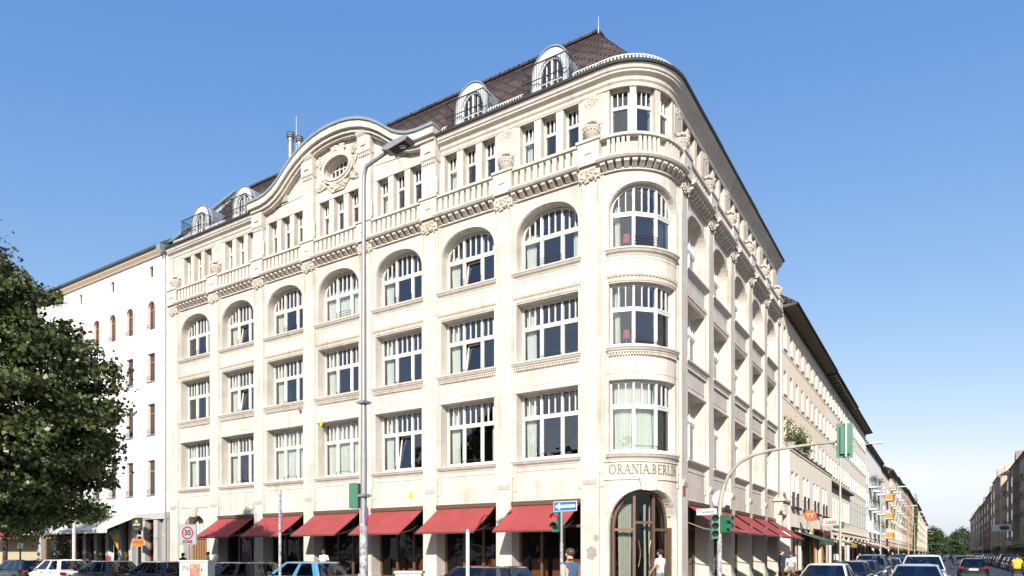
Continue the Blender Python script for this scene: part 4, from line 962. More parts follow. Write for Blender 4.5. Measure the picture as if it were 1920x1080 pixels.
Ch, W = street_house('cream house with teal first-floor window frames', -1, 64, 84, 18.95, CREAM[1], [(9.4,11.2),(12.9,14.7),(16.3,18.1)], 9, 1.0, out=.8)
put_windows(Ch, [2.0,5.4,8.8,12.2,15.6,18.4], [(5.2,8.2)], 1.5, FRT, -.02, False)
canopy(Ch,.5,11,3.5,.9,2.4,BROWNC); canopy(Ch,12,19,3.4,.7,2.2,AWN)
Dh, W = street_house('white house with balconies carrying blue flower boxes', -1, 84, 112, 17.6, CREAM[2], [(5.3,7.5),(8.6,10.8),(11.9,14.1)], 9, 1.1, out=.5, roofm=COPPER, rise=5)
for c in (6,14,22):
    for z in (5.2,8.5,11.8): balcony(Dh,c,3.0,z,1.1,CREAM[2],BLUEP,False)
canopy(Dh,1,12,3.5,.8,2.4,mat('white_canvas2',(.6,.58,.54),.9)); canopy(Dh,13,26,3.4,.7,2.0,BROWNC)
Eh, W = street_house('cream house with orange balcony fronts', -1, 112, 134, 17.2, CREAM[1], [(5.3,7.5),(9.0,11.0),(12.6,14.6)], 6, 1.2, out=.5)
for z in (4.9,8.6,12.2): balcony(Eh,14,5.5,z,1.2,CREAM[1],ORG)
canopy(Eh,1,20,3.5,.8,2.2,AWN)
v = 134
far = [(22,18.9,3,'cream house with small iron balconies beyond the orange balconies'),(26,19.4,2,'white far house in the sunlit row with flat front'),(24,20,4,'tan far house in the sunlit row'),(50,20.6,5,'terracotta far house in the sunlit row'),(40,20.2,1,'ivy-clad far house in the sunlit row'),(55,22,0,'pale far house near the end of the sunlit row'),(70,21,3,'ochre far house near the end of the sunlit row'),(90,20.5,1,'last far house at the end of the sunlit row')]
rnd = random.Random(5); FARL = []
for w_, ze, ci, lab in far:
    rws = [(5.2,7.3),(8.8,10.8),(12.2,14.2),(15.6,17.5)]
    t, W = street_house(lab, -1, v, v+w_, ze, CREAM[ci], rws, max(4,int(w_/3)), 1.15, out=.7, individual=v < 150, rise=3)
    if v < 220:
        for c in (W*.3,W*.7):
            for z in (8.6,12.0,15.4): balcony(t,c,2.6,z,1.0,CREAM[ci],DARKM,False)
    canopy(t,1,W*.45,3.4,.7,2.0,[AWN,BROWNC,YELC][int(v)%3]); canopy(t,W*.5,W-1,3.4,.7,1.8,[BROWNC,AWN][int(v)%2])
    b = MB(); b.box(W*.3,W*.3+1.2,1.6,3.0,ze,ze+3.2); b.box(W*.7,W*.7+1.6,2,3.2,ze,ze+3.6); link('chimney', b.mesh('chimney', CREAM[5]), t)
    FARL.append((t,v,w_)); v += w_
# shaded side of the street
v = 8.
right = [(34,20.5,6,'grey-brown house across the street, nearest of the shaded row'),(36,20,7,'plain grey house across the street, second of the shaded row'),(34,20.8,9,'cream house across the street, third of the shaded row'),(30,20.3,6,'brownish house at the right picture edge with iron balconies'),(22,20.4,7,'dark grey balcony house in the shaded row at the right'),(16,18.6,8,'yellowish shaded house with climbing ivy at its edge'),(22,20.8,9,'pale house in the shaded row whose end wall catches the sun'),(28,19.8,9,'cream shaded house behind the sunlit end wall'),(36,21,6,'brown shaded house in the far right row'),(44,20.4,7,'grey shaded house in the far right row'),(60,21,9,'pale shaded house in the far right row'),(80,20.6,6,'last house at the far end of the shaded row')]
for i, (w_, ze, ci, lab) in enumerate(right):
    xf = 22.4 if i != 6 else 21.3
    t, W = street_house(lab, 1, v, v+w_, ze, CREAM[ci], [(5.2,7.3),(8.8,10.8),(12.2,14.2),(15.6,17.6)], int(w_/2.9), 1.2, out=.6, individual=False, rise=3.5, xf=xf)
    if i in (4,6,8,9,10):
        for c in (W*.2,W*.7):
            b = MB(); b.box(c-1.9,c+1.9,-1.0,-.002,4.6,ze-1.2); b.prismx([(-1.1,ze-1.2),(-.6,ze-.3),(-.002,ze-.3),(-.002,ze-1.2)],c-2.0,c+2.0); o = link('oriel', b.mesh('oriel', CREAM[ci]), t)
            for z in (5.2,8.8,12.2,15.6):
                for s in (-.95,.95): b = MB(); b.box(c+s-.5,c+s+.5,-1.02,-1.003,z,z+2.0); link('oriel_window', b.mesh('oriel_window', DGLASS), o)
    if 3 <= i < 8:
        for c in (W*.45,W*.9):
            for z in (8.6,12.0,15.4): balcony(t,c,2.8,z,1.0,CREAM[ci],DARKM,False)
    if i >= 2:
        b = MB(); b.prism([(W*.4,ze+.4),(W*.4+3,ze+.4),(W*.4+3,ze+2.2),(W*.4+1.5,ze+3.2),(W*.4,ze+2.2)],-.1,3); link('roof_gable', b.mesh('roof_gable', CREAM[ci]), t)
        b = MB(); b.box(W*.8,W*.8+1.4,1.0,2.4,ze,ze+3.0); link('chimney', b.mesh('chimney', CREAM[5]), t)
    canopy(t,1,W-1,3.6,.5,1.4,[BROWNC,GREENC][i%2]); v += w_
# houses across the square behind the camera: they show only as reflections in the windows
for i, (x0,x1) in enumerate(((-70,-46),(-46,-20),(-20,2),(22.4,48))):
    t = thing('square_house', ['grey house across the square, mirrored in the leftmost windows','cream house across the square, mirrored in the middle windows','brown house across the square, mirrored in the right-hand windows','tall house across the square beyond the street'][i], 'building', (x1,-105,0), math.pi)
    W = x1-x0-.02; cs = [W*(k+.5)/8 for k in range(8)]; rr = [(1,3.4),(5.2,7.3),(8.8,10.8),(12.2,14.2),(15.6,17.6)]
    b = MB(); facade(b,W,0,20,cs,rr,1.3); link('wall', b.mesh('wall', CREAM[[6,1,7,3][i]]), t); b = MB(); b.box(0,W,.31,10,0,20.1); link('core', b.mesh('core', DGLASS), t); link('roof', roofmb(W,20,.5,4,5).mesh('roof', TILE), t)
# low hill at the end of the street
b = MB(); n = 40; b.add([(-260+520*i/n, 1500, -1) for i in range(n+1)]+[(-260+520*i/n, 1560, 14+22*math.exp(-((i-18)/8)**2)+2*math.sin(i*2.1)) for i in range(n+1)]+[(-260+520*i/n, 1750, 10) for i in range(n+1)], [(i,i+1,n+2+i,n+1+i) for i in range(n)]+[(n+1+i,n+2+i,2*n+3+i,2*n+2+i) for i in range(n)])
structure('hill', b.mesh('hill', leafmat('far_wood', (.035,.05,.02),(.09,.10,.05),.0), True))
# ---------------------------------------------------------------- trees and plants
import numpy as np
BARK = mat('bark', (.075,.055,.04), .9, var=.4, vscale=8, bump=.6, bscale=18)
LEAF = leafmat('linden_leaf', (.017,.032,.007), (.14,.165,.05), .18)
LEAF2 = leafmat('lighter_leaf', (.07,.11,.02), (.13,.17,.045), .4)
LEAF3 = leafmat('far_leaf', (.035,.06,.018), (.09,.12,.04), .25)
def leaves_mesh(name, centres, sig, per, size, m, seed=1, droop=.35):
    g = np.random.default_rng(seed); C = np.repeat(np.array(centres, float), per, 0); N = len(C)
    P = C+g.normal(0,1,(N,3))*np.array(sig)
    ax = g.normal(0,1,(N,3)); ax[:,2] -= droop*2; ax /= np.linalg.norm(ax,axis=1)[:,None]
    nr = g.normal(0,1,(N,3))*.75; nr[:,2] += .9; sd = np.cross(ax,nr); sd /= np.linalg.norm(sd,axis=1)[:,None]+1e-9
    up = np.cross(sd,ax); s = size*g.uniform(.65,1.25,(N,1))
    v = np.stack([P, P+ax*s*.45+sd*s*.42+up*s*.08, P+ax*s, P+ax*s*.45-sd*s*.42+up*s*.08], 1).reshape(-1,3)
    me = bpy.data.meshes.new(name); me.vertices.add(4*N); me.vertices.foreach_set('co', v.ravel())
    me.loops.add(4*N); me.loops.foreach_set('vertex_index', np.arange(4*N)); me.polygons.add(N)
    me.polygons.foreach_set('loop_start', np.arange(N)*4); me.polygons.foreach_set('loop_total', np.full(N,4)); me.update(calc_edges=True); me.materials.append(m); return me
def crown_points(prof, n, seed, shell=.45, zj=.0):
    g = random.Random(seed); zs = [z for z,_ in prof]; out = []
    lob = [(g.uniform(0,6.28), g.uniform(zs[0],zs[-1]), g.uniform(.08,.2)) for _ in range(14)]
    while len(out) < n:
        z = g.uniform(zs[0],zs[-1])
        for (a,ra),(c,rc) in zip(prof,prof[1:]):
            if a <= z <= c: r = ra+(rc-ra)*(z-a)/(c-a); break
        if g.random() > (r/max(q for _,q in prof))**1.2+.08: continue
        th = g.uniform(0,6.28)
        k = 1+sum(am*math.exp(-(((th-t+3.14)%6.28-3.14)/.5)**2-((z-zz)/1.3)**2) for t,zz,am in lob)-.12
        q = g.uniform(shell,1.)**.6 if g.random() < .7 else g.uniform(.1,.85)
        out.append((r*q*k*math.cos(th), r*q*k*math.sin(th), z))
    return out
def limb_mesh(h, r0, cents, seed, nl=26, zfork=2.8):
    b = MB(); g = random.Random(seed)
    b.tube([(0,0,-.05),(.04,.02,h*.12),(0,.06,h*.3),(.1,0,h*.55),(.05,.05,h*.85)], [r0*1.35,r0,r0*.85,r0*.5,r0*.12], 12)
    for c in g.sample(cents, min(nl,len(cents))):
        z0 = max(zfork, min(h*.75, c[2]-math.hypot(c[0],c[1])*g.uniform(.35,.8)))
        a = (0,0,z0); m = (c[0]*.5+g.uniform(-.2,.2), c[1]*.5+g.uniform(-.2,.2), z0+(c[2]-z0)*.62)
        b.tube([a,m,c], [r0*.32,r0*.18,.015], 6)
    return b
def make_tree(name, label, loc, h, prof, ncl, per, size, sig, seed, m=LEAF, r0=.28, group=None, rotz=0):
    t = thing(name, label, 'tree', loc, rotz, group); c = crown_points(prof, ncl, seed)
    link('trunk', limb_mesh(h, r0, c, seed).mesh('trunk', BARK, True), t); link('crown', leaves_mesh('crown', c, sig, per, size, m, seed), t); return t
make_tree('linden_tree', 'large dark linden tree in front of the white house', (-19,-16,0), 14, [(2.8,2.6),(3.4,3.9),(4.4,4.4),(5.2,5.0),(6.2,5.2),(7.7,4.6),(8.7,4.1),(9.9,3.0),(11.6,1.3),(12.6,.5),(13.3,.1)], 900, 100, .18, (.30,.30,.13), 3)
px, py = ground_at(8,42); make_tree('street_tree', 'smaller light green tree at the lower left picture edge', (px,py,0), 8, [(2.6,1.0),(3.4,2.2),(4.6,2.6),(6,2.2),(7.5,1.2),(8.2,.2)], 110, 70, .2, (.4,.4,.28), 8, LEAF2, .14)
# trees of the square behind the camera: seen as reflections
pr = [(2.6,1.8),(4,4.0),(6,4.6),(8.5,4.0),(11,2.4),(12.6,.4)]
base = None
for i, (x,y) in enumerate(((-34,-27),(-26,-40),(-13,-46),(-1,-48),(-40,-18))):
    lab = ['linden on the square left of the camera','linden on the square mirrored in the first-floor windows','linden behind the camera mirrored in the corner windows','linden behind the camera near the street','linden on the square beyond the left picture edge'][i]
    if base is None: base = make_tree('square_tree', lab, (x,y,0), 12.5, pr, 200, 60, .28, (.5,.5,.3), 20, LEAF, .25, 'lindens on the square')
    else:
        o = tree_copy(base); o.location = (x,y,0); o.rotation_euler = (0,0,i*1.3); o['label'] = lab
# trees at the end of the street
pr = [(1.5,2.5),(4,5.5),(7,6.2),(10,5.0),(13,2.5),(14.5,.3)]
fb = None
for i, (x,y,s) in enumerate(((3.0,600,1.5),(1.0,660,1.6),(6.,720,1.1),(11,760,1.2),(19.5,560,1.25),(22,620,1.5),(20,700,1.5),(15,820,1.3),(-6,800,1.7),(24,800,1.7))):
    lab = 'tree %s at the far end of the street' % ['on the left kerb','behind the left kerb tree','in the middle','right of the middle','on the right kerb','behind the right kerb tree','further back on the right','closing the view','far left','far right'][i]
    if fb is None: fb = make_tree('far_tree', lab, (x,y,0), 14, pr, 160, 40, .8, (.9,.9,.6), 33, LEAF3, .35, 'trees at the end of the street')
    else: o = tree_copy(fb); o.location = (x,y,0); o.rotation_euler = (0,0,i*1.1); o['label'] = lab
    if i == 0: o = fb
    o.scale = (s,s,s)
# climbing plants
def ivy(name, label, pts, n, per, size, sig, seed, m):
    t = thing(name, label, 'plant', pts[0]); g = random.Random(seed); b0 = Vector(pts[0]); cs = []
    for i in range(n):
        k = g.uniform(0,len(pts)-1.001); j = int(k); a = Vector(pts[j]); c = Vector(pts[j+1]); cs.append(tuple(a+(c-a)*(k-j)-b0))
    link('foliage', leaves_mesh('foliage', cs, sig, per, size, m, seed), t)
    b = MB(); b.tube([tuple(Vector(p)-b0) for p in pts], .04, 6); link('stem', b.mesh('stem', BARK), t); return t
ivy('ivy', 'ivy covering a far house front in the sunlit row', [(.25,262,4),(.25,270,9),(.25,276,14),(.25,280,18)], 260, 40, .55, (.2,3.5,2.6), 4, LEAF2)
ivy('ivy', 'dark ivy climbing a shaded house on the right', [(22.2,183,.5),(22.2,184,8),(22.2,184,15),(22.0,183,19)], 160, 40, .45, (.2,1.2,1.5), 5, LEAF)
ivy('climbing_plant', 'green climbing plant over the white shop awning', [(-47,-1.0,3.6),(-44,-.6,4.6),(-42,-.5,5.0),(-41,-1.4,4.2)], 60, 40, .18, (.5,.4,.4), 6, LEAF2)
ivy('climbing_plant', 'green climbing plant beside the ice cream shop door', [(-44.6,-1.6,.2),(-44.5,-1.5,1.6),(-44.5,-1.5,2.6)], 30, 50, .16, (.35,.3,.4), 7, LEAF2)
ivy('climbing_plant', 'tuft of green growing under the eaves of the white house', [(-50.5,-.2,22.0),(-49,-.2,21.8),(-47.8,-.2,21.6)], 20, 40, .2, (.4,.2,.3), 9, LEAF2)
def potted(label, loc, s, seed, m=LEAF2, pot=(.35,.33,.3)):
    t = thing('potted_plant', label, 'plant', loc, 0, 'plants along the terrace'); b = MB(); b.lathe([(.16*s,0),(.24*s,.35*s),(.26*s,.38*s),(.2*s,.38*s)],12); link('pot', b.mesh('pot', mat('pot_%d'%int(pot[0]*100),pot,.8), True), t)
    g = random.Random(seed); cs = [(g.gauss(0,.25*s),g.gauss(0,.25*s),.55*s+abs(g.gauss(0,.35*s))) for _ in range(24)]; link('foliage', leaves_mesh('foliage', cs, (.12*s,.12*s,.12*s), 24, .13, m, seed), t)
for i, (y,s) in enumerate(((25.6,1.5),(27.2,1.2),(28.8,1.35),(30.2,1.0),(31.4,1.1))):
    potted(['tallest potted shrub at the near end of the terrace','second potted shrub on the terrace','third potted shrub on the terrace, bushy','small fourth potted shrub on the terrace','fifth potted shrub on the terrace, last in the row'][i], (.3,y,9.14), s, 40+i)
for i, (v,z) in enumerate(((90,8.9),(98,8.9),(90,12.2),(98,12.2),(98,5.6),(106,5.6))):
    potted(['balcony plant on the middle floor, nearest blue box','balcony plant on the middle floor, second blue box','balcony plant on the upper floor, nearest blue box','balcony plant on the upper floor, second blue box','balcony plant on the lowest balcony in the middle','balcony plant on the lowest far balcony'][i], (.6,v,z-.35), 1.5, 60+i)
# ---------------------------------------------------------------- vehicles
RUB = mat('tyre_rubber', (.015,.015,.015), .8); RIM = mat('alloy_rim', (.45,.45,.46), .35, .7); CGL = glass('car_glass', (.42,.47,.47), .03, 1.5, 0)
CGL2 = mat('far_car_glass', (.012,.016,.02), .03, spec=.7, coat=.5); SEAT = mat('car_seat',(.03,.03,.032),.9)
TAIL = mat('tail_lamp', (.22,.008,.008), .2, coat=.6); HEAD = mat('head_lamp', (.7,.72,.74), .1, .2, coat=.6); PLATE = mat('number_plate', (.75,.75,.72), .5); TRIM = mat('black_trim', (.02,.02,.02), .6)
def paint(name, c): return mat('paint_'+name, c, .28, .25 if max(c) < .6 else 0, coat=1.0)
def rring(xf, xr, b, z, rc=.16, bulge=.08):
    P = []
    for i in range(7): y = -(b-rc)+2*(b-rc)*i/6; P.append((xf+bulge*(1-(y/b)**2), y, z))
    P += [(xf-rc+rc*math.cos(a)+bulge*.1, b-rc+rc*math.sin(a), z) for a in (R_(30),R_(60))]
    n = 12
    for i in range(n+1): x = xf-rc+(xr-xf+2*rc)*i/n; P.append((x, b+.02*math.sin(math.pi*i/n), z))
    P += [(xr+rc-rc*math.sin(a), b-rc+rc*math.cos(a), z) for a in (R_(30),R_(60))]
    for i in range(7): y = (b-rc)-2*(b-rc)*i/6; P.append((xr-.05*(1-(y/b)**2), y, z))
    P += [(xr+rc-rc*math.cos(a), -(b-rc+rc*math.sin(a)), z) for a in (R_(30),R_(60))]
    for i in range(n+1): x = xr+rc+(xf-xr-2*rc)*i/n; P.append((x, -(b+.02*math.sin(math.pi*i/n)), z))
    P += [(xf-rc+rc*math.sin(a), -(b-rc+rc*math.cos(a)), z) for a in (R_(30),R_(60))]
    return P                                      # 7+2+13+2+7+2+13+2 = 48
def car_proto(K):
    hw, belt, H = K['W']/2, K['belt'], K['H']; parts = {}
    b = MB(); st = K['st']; n = 13
    def sec(x, zl, zt, w):
        return [(x,-.80*w,zl),(x,-.96*w,zl+.05),(x,-w,zl+.22),(x,-w*.995,(zl+zt)/2+.06),(x,-.955*w,zt-.05),(x,-.85*w,zt),(x,0,zt+.025),(x,.85*w,zt),(x,.955*w,zt-.05),(x,w*.995,(zl+zt)/2+.06),(x,w,zl+.22),(x,.96*w,zl+.05),(x,.80*w,zl)]
    vs = [p for s in st for p in sec(*s)]; m = len(st)
    fs = [(i*n+k,(i+1)*n+k,(i+1)*n+(k+1)%n,i*n+(k+1)%n) for i in range(m-1) for k in range(n)]+[tuple(range(n)),tuple((m-1)*n+k for k in range(n))[::-1]]
    b.add(vs,fs); parts['body'] = (b, 'paint', True)
    c = MB(); g = {}
    bf, br_, tf, tr = K['bf'], K['br'], K['tf'], K['tr']; bb, tb = hw*.90, hw*.69
    lv = [0,.05,.5,.96,1.0]
    rings = [rring(bf+(tf-bf)*t, br_+(tr-br_)*(t**K.get('rp',1.0)), bb+(tb-bb)*t, belt-.03+(H-.05-belt+.03)*t, .08+.05*t) for t in lv]
    rings.append([((x-(tf+tr)/2)*.93+(tf+tr)/2, y*.88, H-.02) for x,y,_ in rings[-1]]); rings.append([((x-(tf+tr)/2)*.6+(tf+tr)/2, y*.55, H) for x,y,_ in rings[-2]])
    allv = [p for r in rings for p in r]; N = 48
    def cls(i, l):
        if l not in (1,2): return None
        if i <= 6 or i == 47: return 'windscreen'
        if 9 <= i <= 20: return None if i in K['pill'] or i in (9,20) else 'side_window_l%d' % sum(i > q for q in K['pill'])
        if 23 <= i <= 30: return 'rear_window'
        if 33 <= i <= 44: j = 53-i; return None if j in K['pill'] or j in (9,20) else 'side_window_r%d' % sum(j > q for q in K['pill'])
        return None
    for l in range(len(rings)-1):
        for i in range(N):
            f = (l*N+i, l*N+(i+1)%N, (l+1)*N+(i+1)%N, (l+1)*N+i); k = cls(i,l)
            if k: g.setdefault(k, MB()).add([allv[q] for q in f], [(0,1,2,3)])
            else: c.add([allv[q] for q in f], [(0,1,2,3)])
    top = (len(rings)-1)*N; c.add([allv[top+i] for i in range(N)], [tuple(range(N))])
    parts['cabin'] = (c,'paint',True)
    n_ = MB(); n_.box(br_+.1,bf-.1,-bb*.9,bb*.9,belt-.06,belt-.035); n_.box(bf-.45,bf-.05,-bb*.88,bb*.88,belt-.035,belt+.03)
    for sy in (-1,1):
        for sx_ in (.05,-1.0): n_.prism([(sx_-.30,belt-.1),(sx_-.12,belt-.1),(sx_-.26,H-.42),(sx_-.38,H-.42)],sy*.36-.22,sy*.36+.22); n_.box(sx_-.42,sx_-.32,sy*.36-.12,sy*.36+.12,H-.40,H-.22)
    n_.tube([(bf-.62+.03*math.cos(a*.7854),.36+.18*math.cos(a*.7854),belt+.02+.15*math.sin(a*.7854)) for a in range(9)],.014,6); parts['interior'] = (n_,SEAT,False)
    for k, v in g.items(): v.keep = True; parts[k] = (v, CGL, True)
    wr = K.get('wr',.31)
    for sx in K['ax']:
        for sy in (-1,1):
            y = sy*(hw-.09); t = MB(); q = MB(); 
            prof = [(wr*.62,-.1),(wr*.95,-.1),(wr,-.06),(wr,.06),(wr*.95,.1),(wr*.62,.1)]
            t.add([(sx+r*math.cos(6.2832*k/20), y+d, wr+r*math.sin(6.2832*k/20)) for r,d in prof for k in range(20)], [(i*20+k,i*20+(k+1)%20,(i+1)*20+(k+1)%20,(i+1)*20+k) for i in range(5) for k in range(20)])
            for a in range(5):
                an = 6.2832*a/5; q.add([(sx+r*math.cos(an+o), y+sy*d, wr+r*math.sin(an+o)) for r,o,d in ((.04,-.6,.085),(wr*.62,-.16,.075),(wr*.62,.16,.075),(.04,.6,.085))], [(0,1,2,3)])
            q.add([(sx+wr*.6*math.cos(6.2832*k/20), y+sy*.03, wr+wr*.6*math.sin(6.2832*k/20)) for k in range(20)], [tuple(range(20))]); q.add([(sx+r*math.cos(6.2832*k/20), y+sy*d, wr+r*math.sin(6.2832*k/20)) for r,d in ((wr*.64,.1),(wr*.56,.07)) for k in range(20)], [(k,(k+1)%20,20+(k+1)%20,20+k) for k in range(20)])
            ar = MB(); ar.add([(sx+r*math.cos(math.pi*k/14-.15*math.pi+.15*math.pi*2*k/14), sy*(hw+d), wr+r*math.sin(math.pi*k/14-.15*math.pi+.15*math.pi*2*k/14)) for r,d in ((wr*1.22,.004),(wr*.9,.002),(wr*.9,-.2)) for k in range(15)], [(j*15+k,j*15+k+1,(j+1)*15+k+1,(j+1)*15+k) for j in range(2) for k in range(14)])
            parts.setdefault('wheel',[]).append((t,q)); parts.setdefault('wheel_arch',[]).append(ar)
    lf, lr = K['st'][0][0], K['st'][-1][0]; zt = K['lz']
    for sy in (-1,1):
        h = MB(); h.add([(lf-.05,sy*hw*.52,zt-.07),(lf-.20,sy*hw*.93,zt-.04),(lf-.26,sy*hw*.93,zt+.08),(lf-.10,sy*hw*.55,zt+.05)],[(0,1,2,3)]); h2 = MB(); h2.join(h,lambda p,sy=sy:(p[0]+.03,p[1]+sy*.012,p[2]+.01)); parts.setdefault('headlight',[]).append(h2)
        r = MB(); z2 = K['rz']; rw = K['st'][-1][3]; r.prismx([(sy*rw*.66,z2-.09),(sy*rw*.975,z2-.09),(sy*rw*.985,z2+.06),(sy*rw*.70,z2+.05)], lr-.014, lr+.10); parts.setdefault('tail_light',[]).append(r)
        mi = MB(); mi.blob((bf-.42,sy*(hw+.12),belt+.08),.07,.11,.075,10,6); mi.tube([(bf-.42,sy*hw*.9,belt+.02),(bf-.42,sy*(hw+.08),belt+.06)],.025,6); parts.setdefault('mirror',[]).append(mi)
        dh = MB()
        for x in (.1,-.85): dh.box(x-.09,x+.09,sy*(hw+.005)-.015,sy*(hw+.005)+.015,belt-.16,belt-.13)
        parts.setdefault('door_handle',[]).append(dh)
    pl = MB(); pl.box(lr-.03,lr-.015,-.26,.26,K['pz'],K['pz']+.11); parts['rear_plate'] = (pl,PLATE,False)
    pl = MB(); pl.box(lf+.012,lf+.025,-.26,.26,.38,.49); parts['front_plate'] = (pl,PLATE,False)
    gr = MB(); gr.box(lf-.02,lf+.012,-.42,.42,.52,.64); parts['grille'] = (gr,TRIM,False)
    bu = MB(); bu.box(lr-.02,lr+.05,-hw*.8,hw*.8,.28,.42); parts['bumper_trim'] = (bu,TRIM,False)
    return parts
KIND = {
 'hatch': dict(W=1.76,H=1.46,belt=.95,bf=1.15,br=-1.92,tf=.25,tr=-1.45,ax=(1.22,-1.30),lz=.68,rz=.86,pz=.66,pill=(14,18),
   st=[(2.02,.32,.58,.66),(1.95,.24,.70,.78),(1.6,.20,.82,.85),(1.05,.19,.93,.87),(.0,.19,.955,.88),(-1.2,.19,.975,.88),(-1.8,.22,.97,.85),(-1.98,.30,.88,.80)]),
 'small': dict(W=1.66,H=1.50,belt=.98,bf=1.20,br=-1.66,tf=.45,tr=-1.32,ax=(1.12,-1.12),lz=.72,rz=.80,pz=.6,pill=(15,),wr=.29,
   st=[(1.80,.30,.62,.64),(1.74,.24,.76,.74),(1.45,.20,.90,.80),(1.1,.19,.97,.82),(.0,.19,.985,.83),(-1.1,.19,.99,.83),(-1.6,.22,.99,.80),(-1.74,.30,.90,.76)]),
 'mini': dict(W=1.72,H=1.42,belt=.98,bf=1.0,br=-1.72,tf=.42,tr=-1.52,ax=(1.18,-1.2),lz=.74,rz=.84,pz=.62,pill=(16,),wr=.31,
   st=[(1.85,.30,.62,.66),(1.78,.24,.80,.78),(1.5,.20,.91,.84),(1.0,.19,.98,.86),(.0,.19,.99,.86),(-1.1,.19,.99,.86),(-1.6,.22,.985,.83),(-1.76,.30,.90,.78)]),
 'wagon': dict(W=1.80,H=1.46,belt=.96,bf=1.25,br=-2.2,tf=.35,tr=-1.85,ax=(1.35,-1.38),lz=.68,rz=.86,pz=.66,pill=(13,17),wr=.32,
   st=[(2.25,.30,.56,.66),(2.18,.24,.70,.80),(1.8,.20,.82,.87),(1.15,.19,.93,.89),(.0,.19,.96,.90),(-1.4,.19,.97,.90),(-2.05,.22,.97,.86),(-2.25,.30,.88,.80)]),
 'sedan': dict(W=1.78,H=1.44,belt=.94,bf=1.2,br=-1.62,tf=.35,tr=-.98,ax=(1.36,-1.36),lz=.66,rz=.84,pz=.70,pill=(14,),wr=.32,
   st=[(2.28,.30,.56,.66),(2.2,.24,.68,.78),(1.8,.20,.80,.86),(1.15,.19,.92,.88),(.0,.19,.945,.89),(-1.3,.19,.96,.89),(-1.75,.20,.965,.86),(-2.1,.22,.95,.84),(-2.26,.30,.84,.78)]),
 'suv': dict(W=1.85,H=1.74,belt=1.12,bf=1.3,br=-2.15,tf=.45,tr=-1.85,ax=(1.35,-1.35),lz=.82,rz=1.0,pz=.8,pill=(13,17),wr=.36,
   st=[(2.22,.36,.72,.68),(2.16,.30,.88,.82),(1.8,.26,1.0,.89),(1.25,.25,1.08,.91),(.0,.25,1.11,.92),(-1.4,.25,1.13,.92),(-2.0,.28,1.13,.89),(-2.2,.36,1.02,.84)]),
}
PROTO = {}
for kn, K in KIND.items():
    P = car_proto(K); d = {}
    for nme, v in P.items():
        if nme == 'wheel': d[nme] = [(a.mesh('tyre',RUB,True), q.mesh('rim',RIM)) for a,q in v]
        elif isinstance(v, list): d[nme] = [x.mesh(nme, {'wheel_arch':TRIM,'headlight':HEAD,'tail_light':TAIL,'mirror':TRIM,'door_handle':TRIM}[nme], nme == 'mirror') for x in v]
        else: d[nme] = v[0].mesh(nme, TRIM if v[1] == 'paint' else v[1], v[2])
    PROTO[kn] = d
def car(kind, col, label, x, y, rotz, group=None, lod=0):
    t = thing('parked_car' if group and 'parked' in group else 'car', label, 'car', (x,y,.012), rotz, group); d = PROTO[kind]
    for nme, me in d.items():
        if lod and nme in ('interior','door_handle','wheel_arch','grille','bumper_trim','front_plate'): continue
        if nme == 'wheel':
            for a, q in me: o = link('wheel', a, t); lod or link('rim', q, o)
        elif isinstance(me, list):
            for m_ in me: link(nme, m_, t)
        else:
            o = link('side_window' if nme.startswith('side') else nme, me, t)
            if lod and ('window' in nme or nme == 'windscreen'): o.material_slots[0].link = 'OBJECT'; o.material_slots[0].material = CGL2
            if nme in ('body','cabin'): 
                o.material_slots[0].link = 'OBJECT'; o.material_slots[0].material = col
                if not lod and nme == 'body': md = o.modifiers.new('smooth','SUBSURF'); md.levels = md.render_levels = 1
    return t
BK = paint('black',(.012,.013,.016)); WH = paint('white',(.75,.75,.73)); DG = paint('dark_grey',(.035,.045,.06)); NB = paint('night_blue',(.015,.022,.045)); SB = paint('sky_blue',(.10,.32,.50)); SV = paint('silver',(.42,.46,.48)); RD = paint('red',(.35,.02,.02)); GY = paint('grey',(.16,.18,.19)); LB2 = paint('steel_blue',(.10,.16,.22))
def onrow(px, Y):
    t = (px-960)/1280; dep = (Y-CY)/(FY-FX*t); return CX+FX*dep+FY*t*dep
YR = -8.5; GL = 'cars parked in front of the corner building'
for kind, col, px, lab in (('wagon',BK,38,'black estate car half hidden under the tree at the left edge'),('small',WH,112,'small white hatchback parked behind the black estate car'),('hatch',DG,197,'dark grey hatchback parked behind the small white car'),('hatch',NB,296,'night blue hatchback parked behind the grey cabinet'),('wagon',BK,440,'black estate car parked right of the grey cabinet'),('small',SB,570,'bright sky blue hatchback parked before the red awnings')):
    car(kind, col, lab, onrow(px,YR), YR, math.pi, GL)
car('mini', BK, 'black boxy small car with flat roof at the middle of the picture', onrow(893,-9.0), -9.0, math.pi)
S_ = -math.pi/2
car('sedan', WH, 'white saloon parked at the sunlit kerb, nearest of its row', 5.9, 1.3, S_)
car('hatch', NB, 'dark blue hatchback parked behind the white saloon', 6.0, 7.3, S_, 'cars parked along the sunlit kerb')
car('hatch', DG, 'dark grey hatchback, third car parked along the sunlit kerb', 6.0, 12.6, S_, 'cars parked along the sunlit kerb')
car('suv', LB2, 'steel blue off-road car, fourth parked along the sunlit kerb', 6.0, 18.2, S_, 'cars parked along the sunlit kerb')
car('sedan', SV, 'silver saloon driving towards the viewer', 8.75, .9, S_)
car('suv', WH, 'white off-road car right behind the silver saloon', 8.75, 8.6, S_)
car('hatch', BK, 'black car driving away with number plate lit, alone in its lane', 11.2, 31.5, math.pi/2)
ORD = 'fifth sixth seventh eighth ninth tenth eleventh twelfth thirteenth fourteenth fifteenth sixteenth seventeenth eighteenth nineteenth twentieth'.split(); ORD += ['twenty-'+a for a in 'first second third fourth fifth sixth seventh eighth ninth'.split()]; OR1 = 'first second third fourth'.split()+ORD
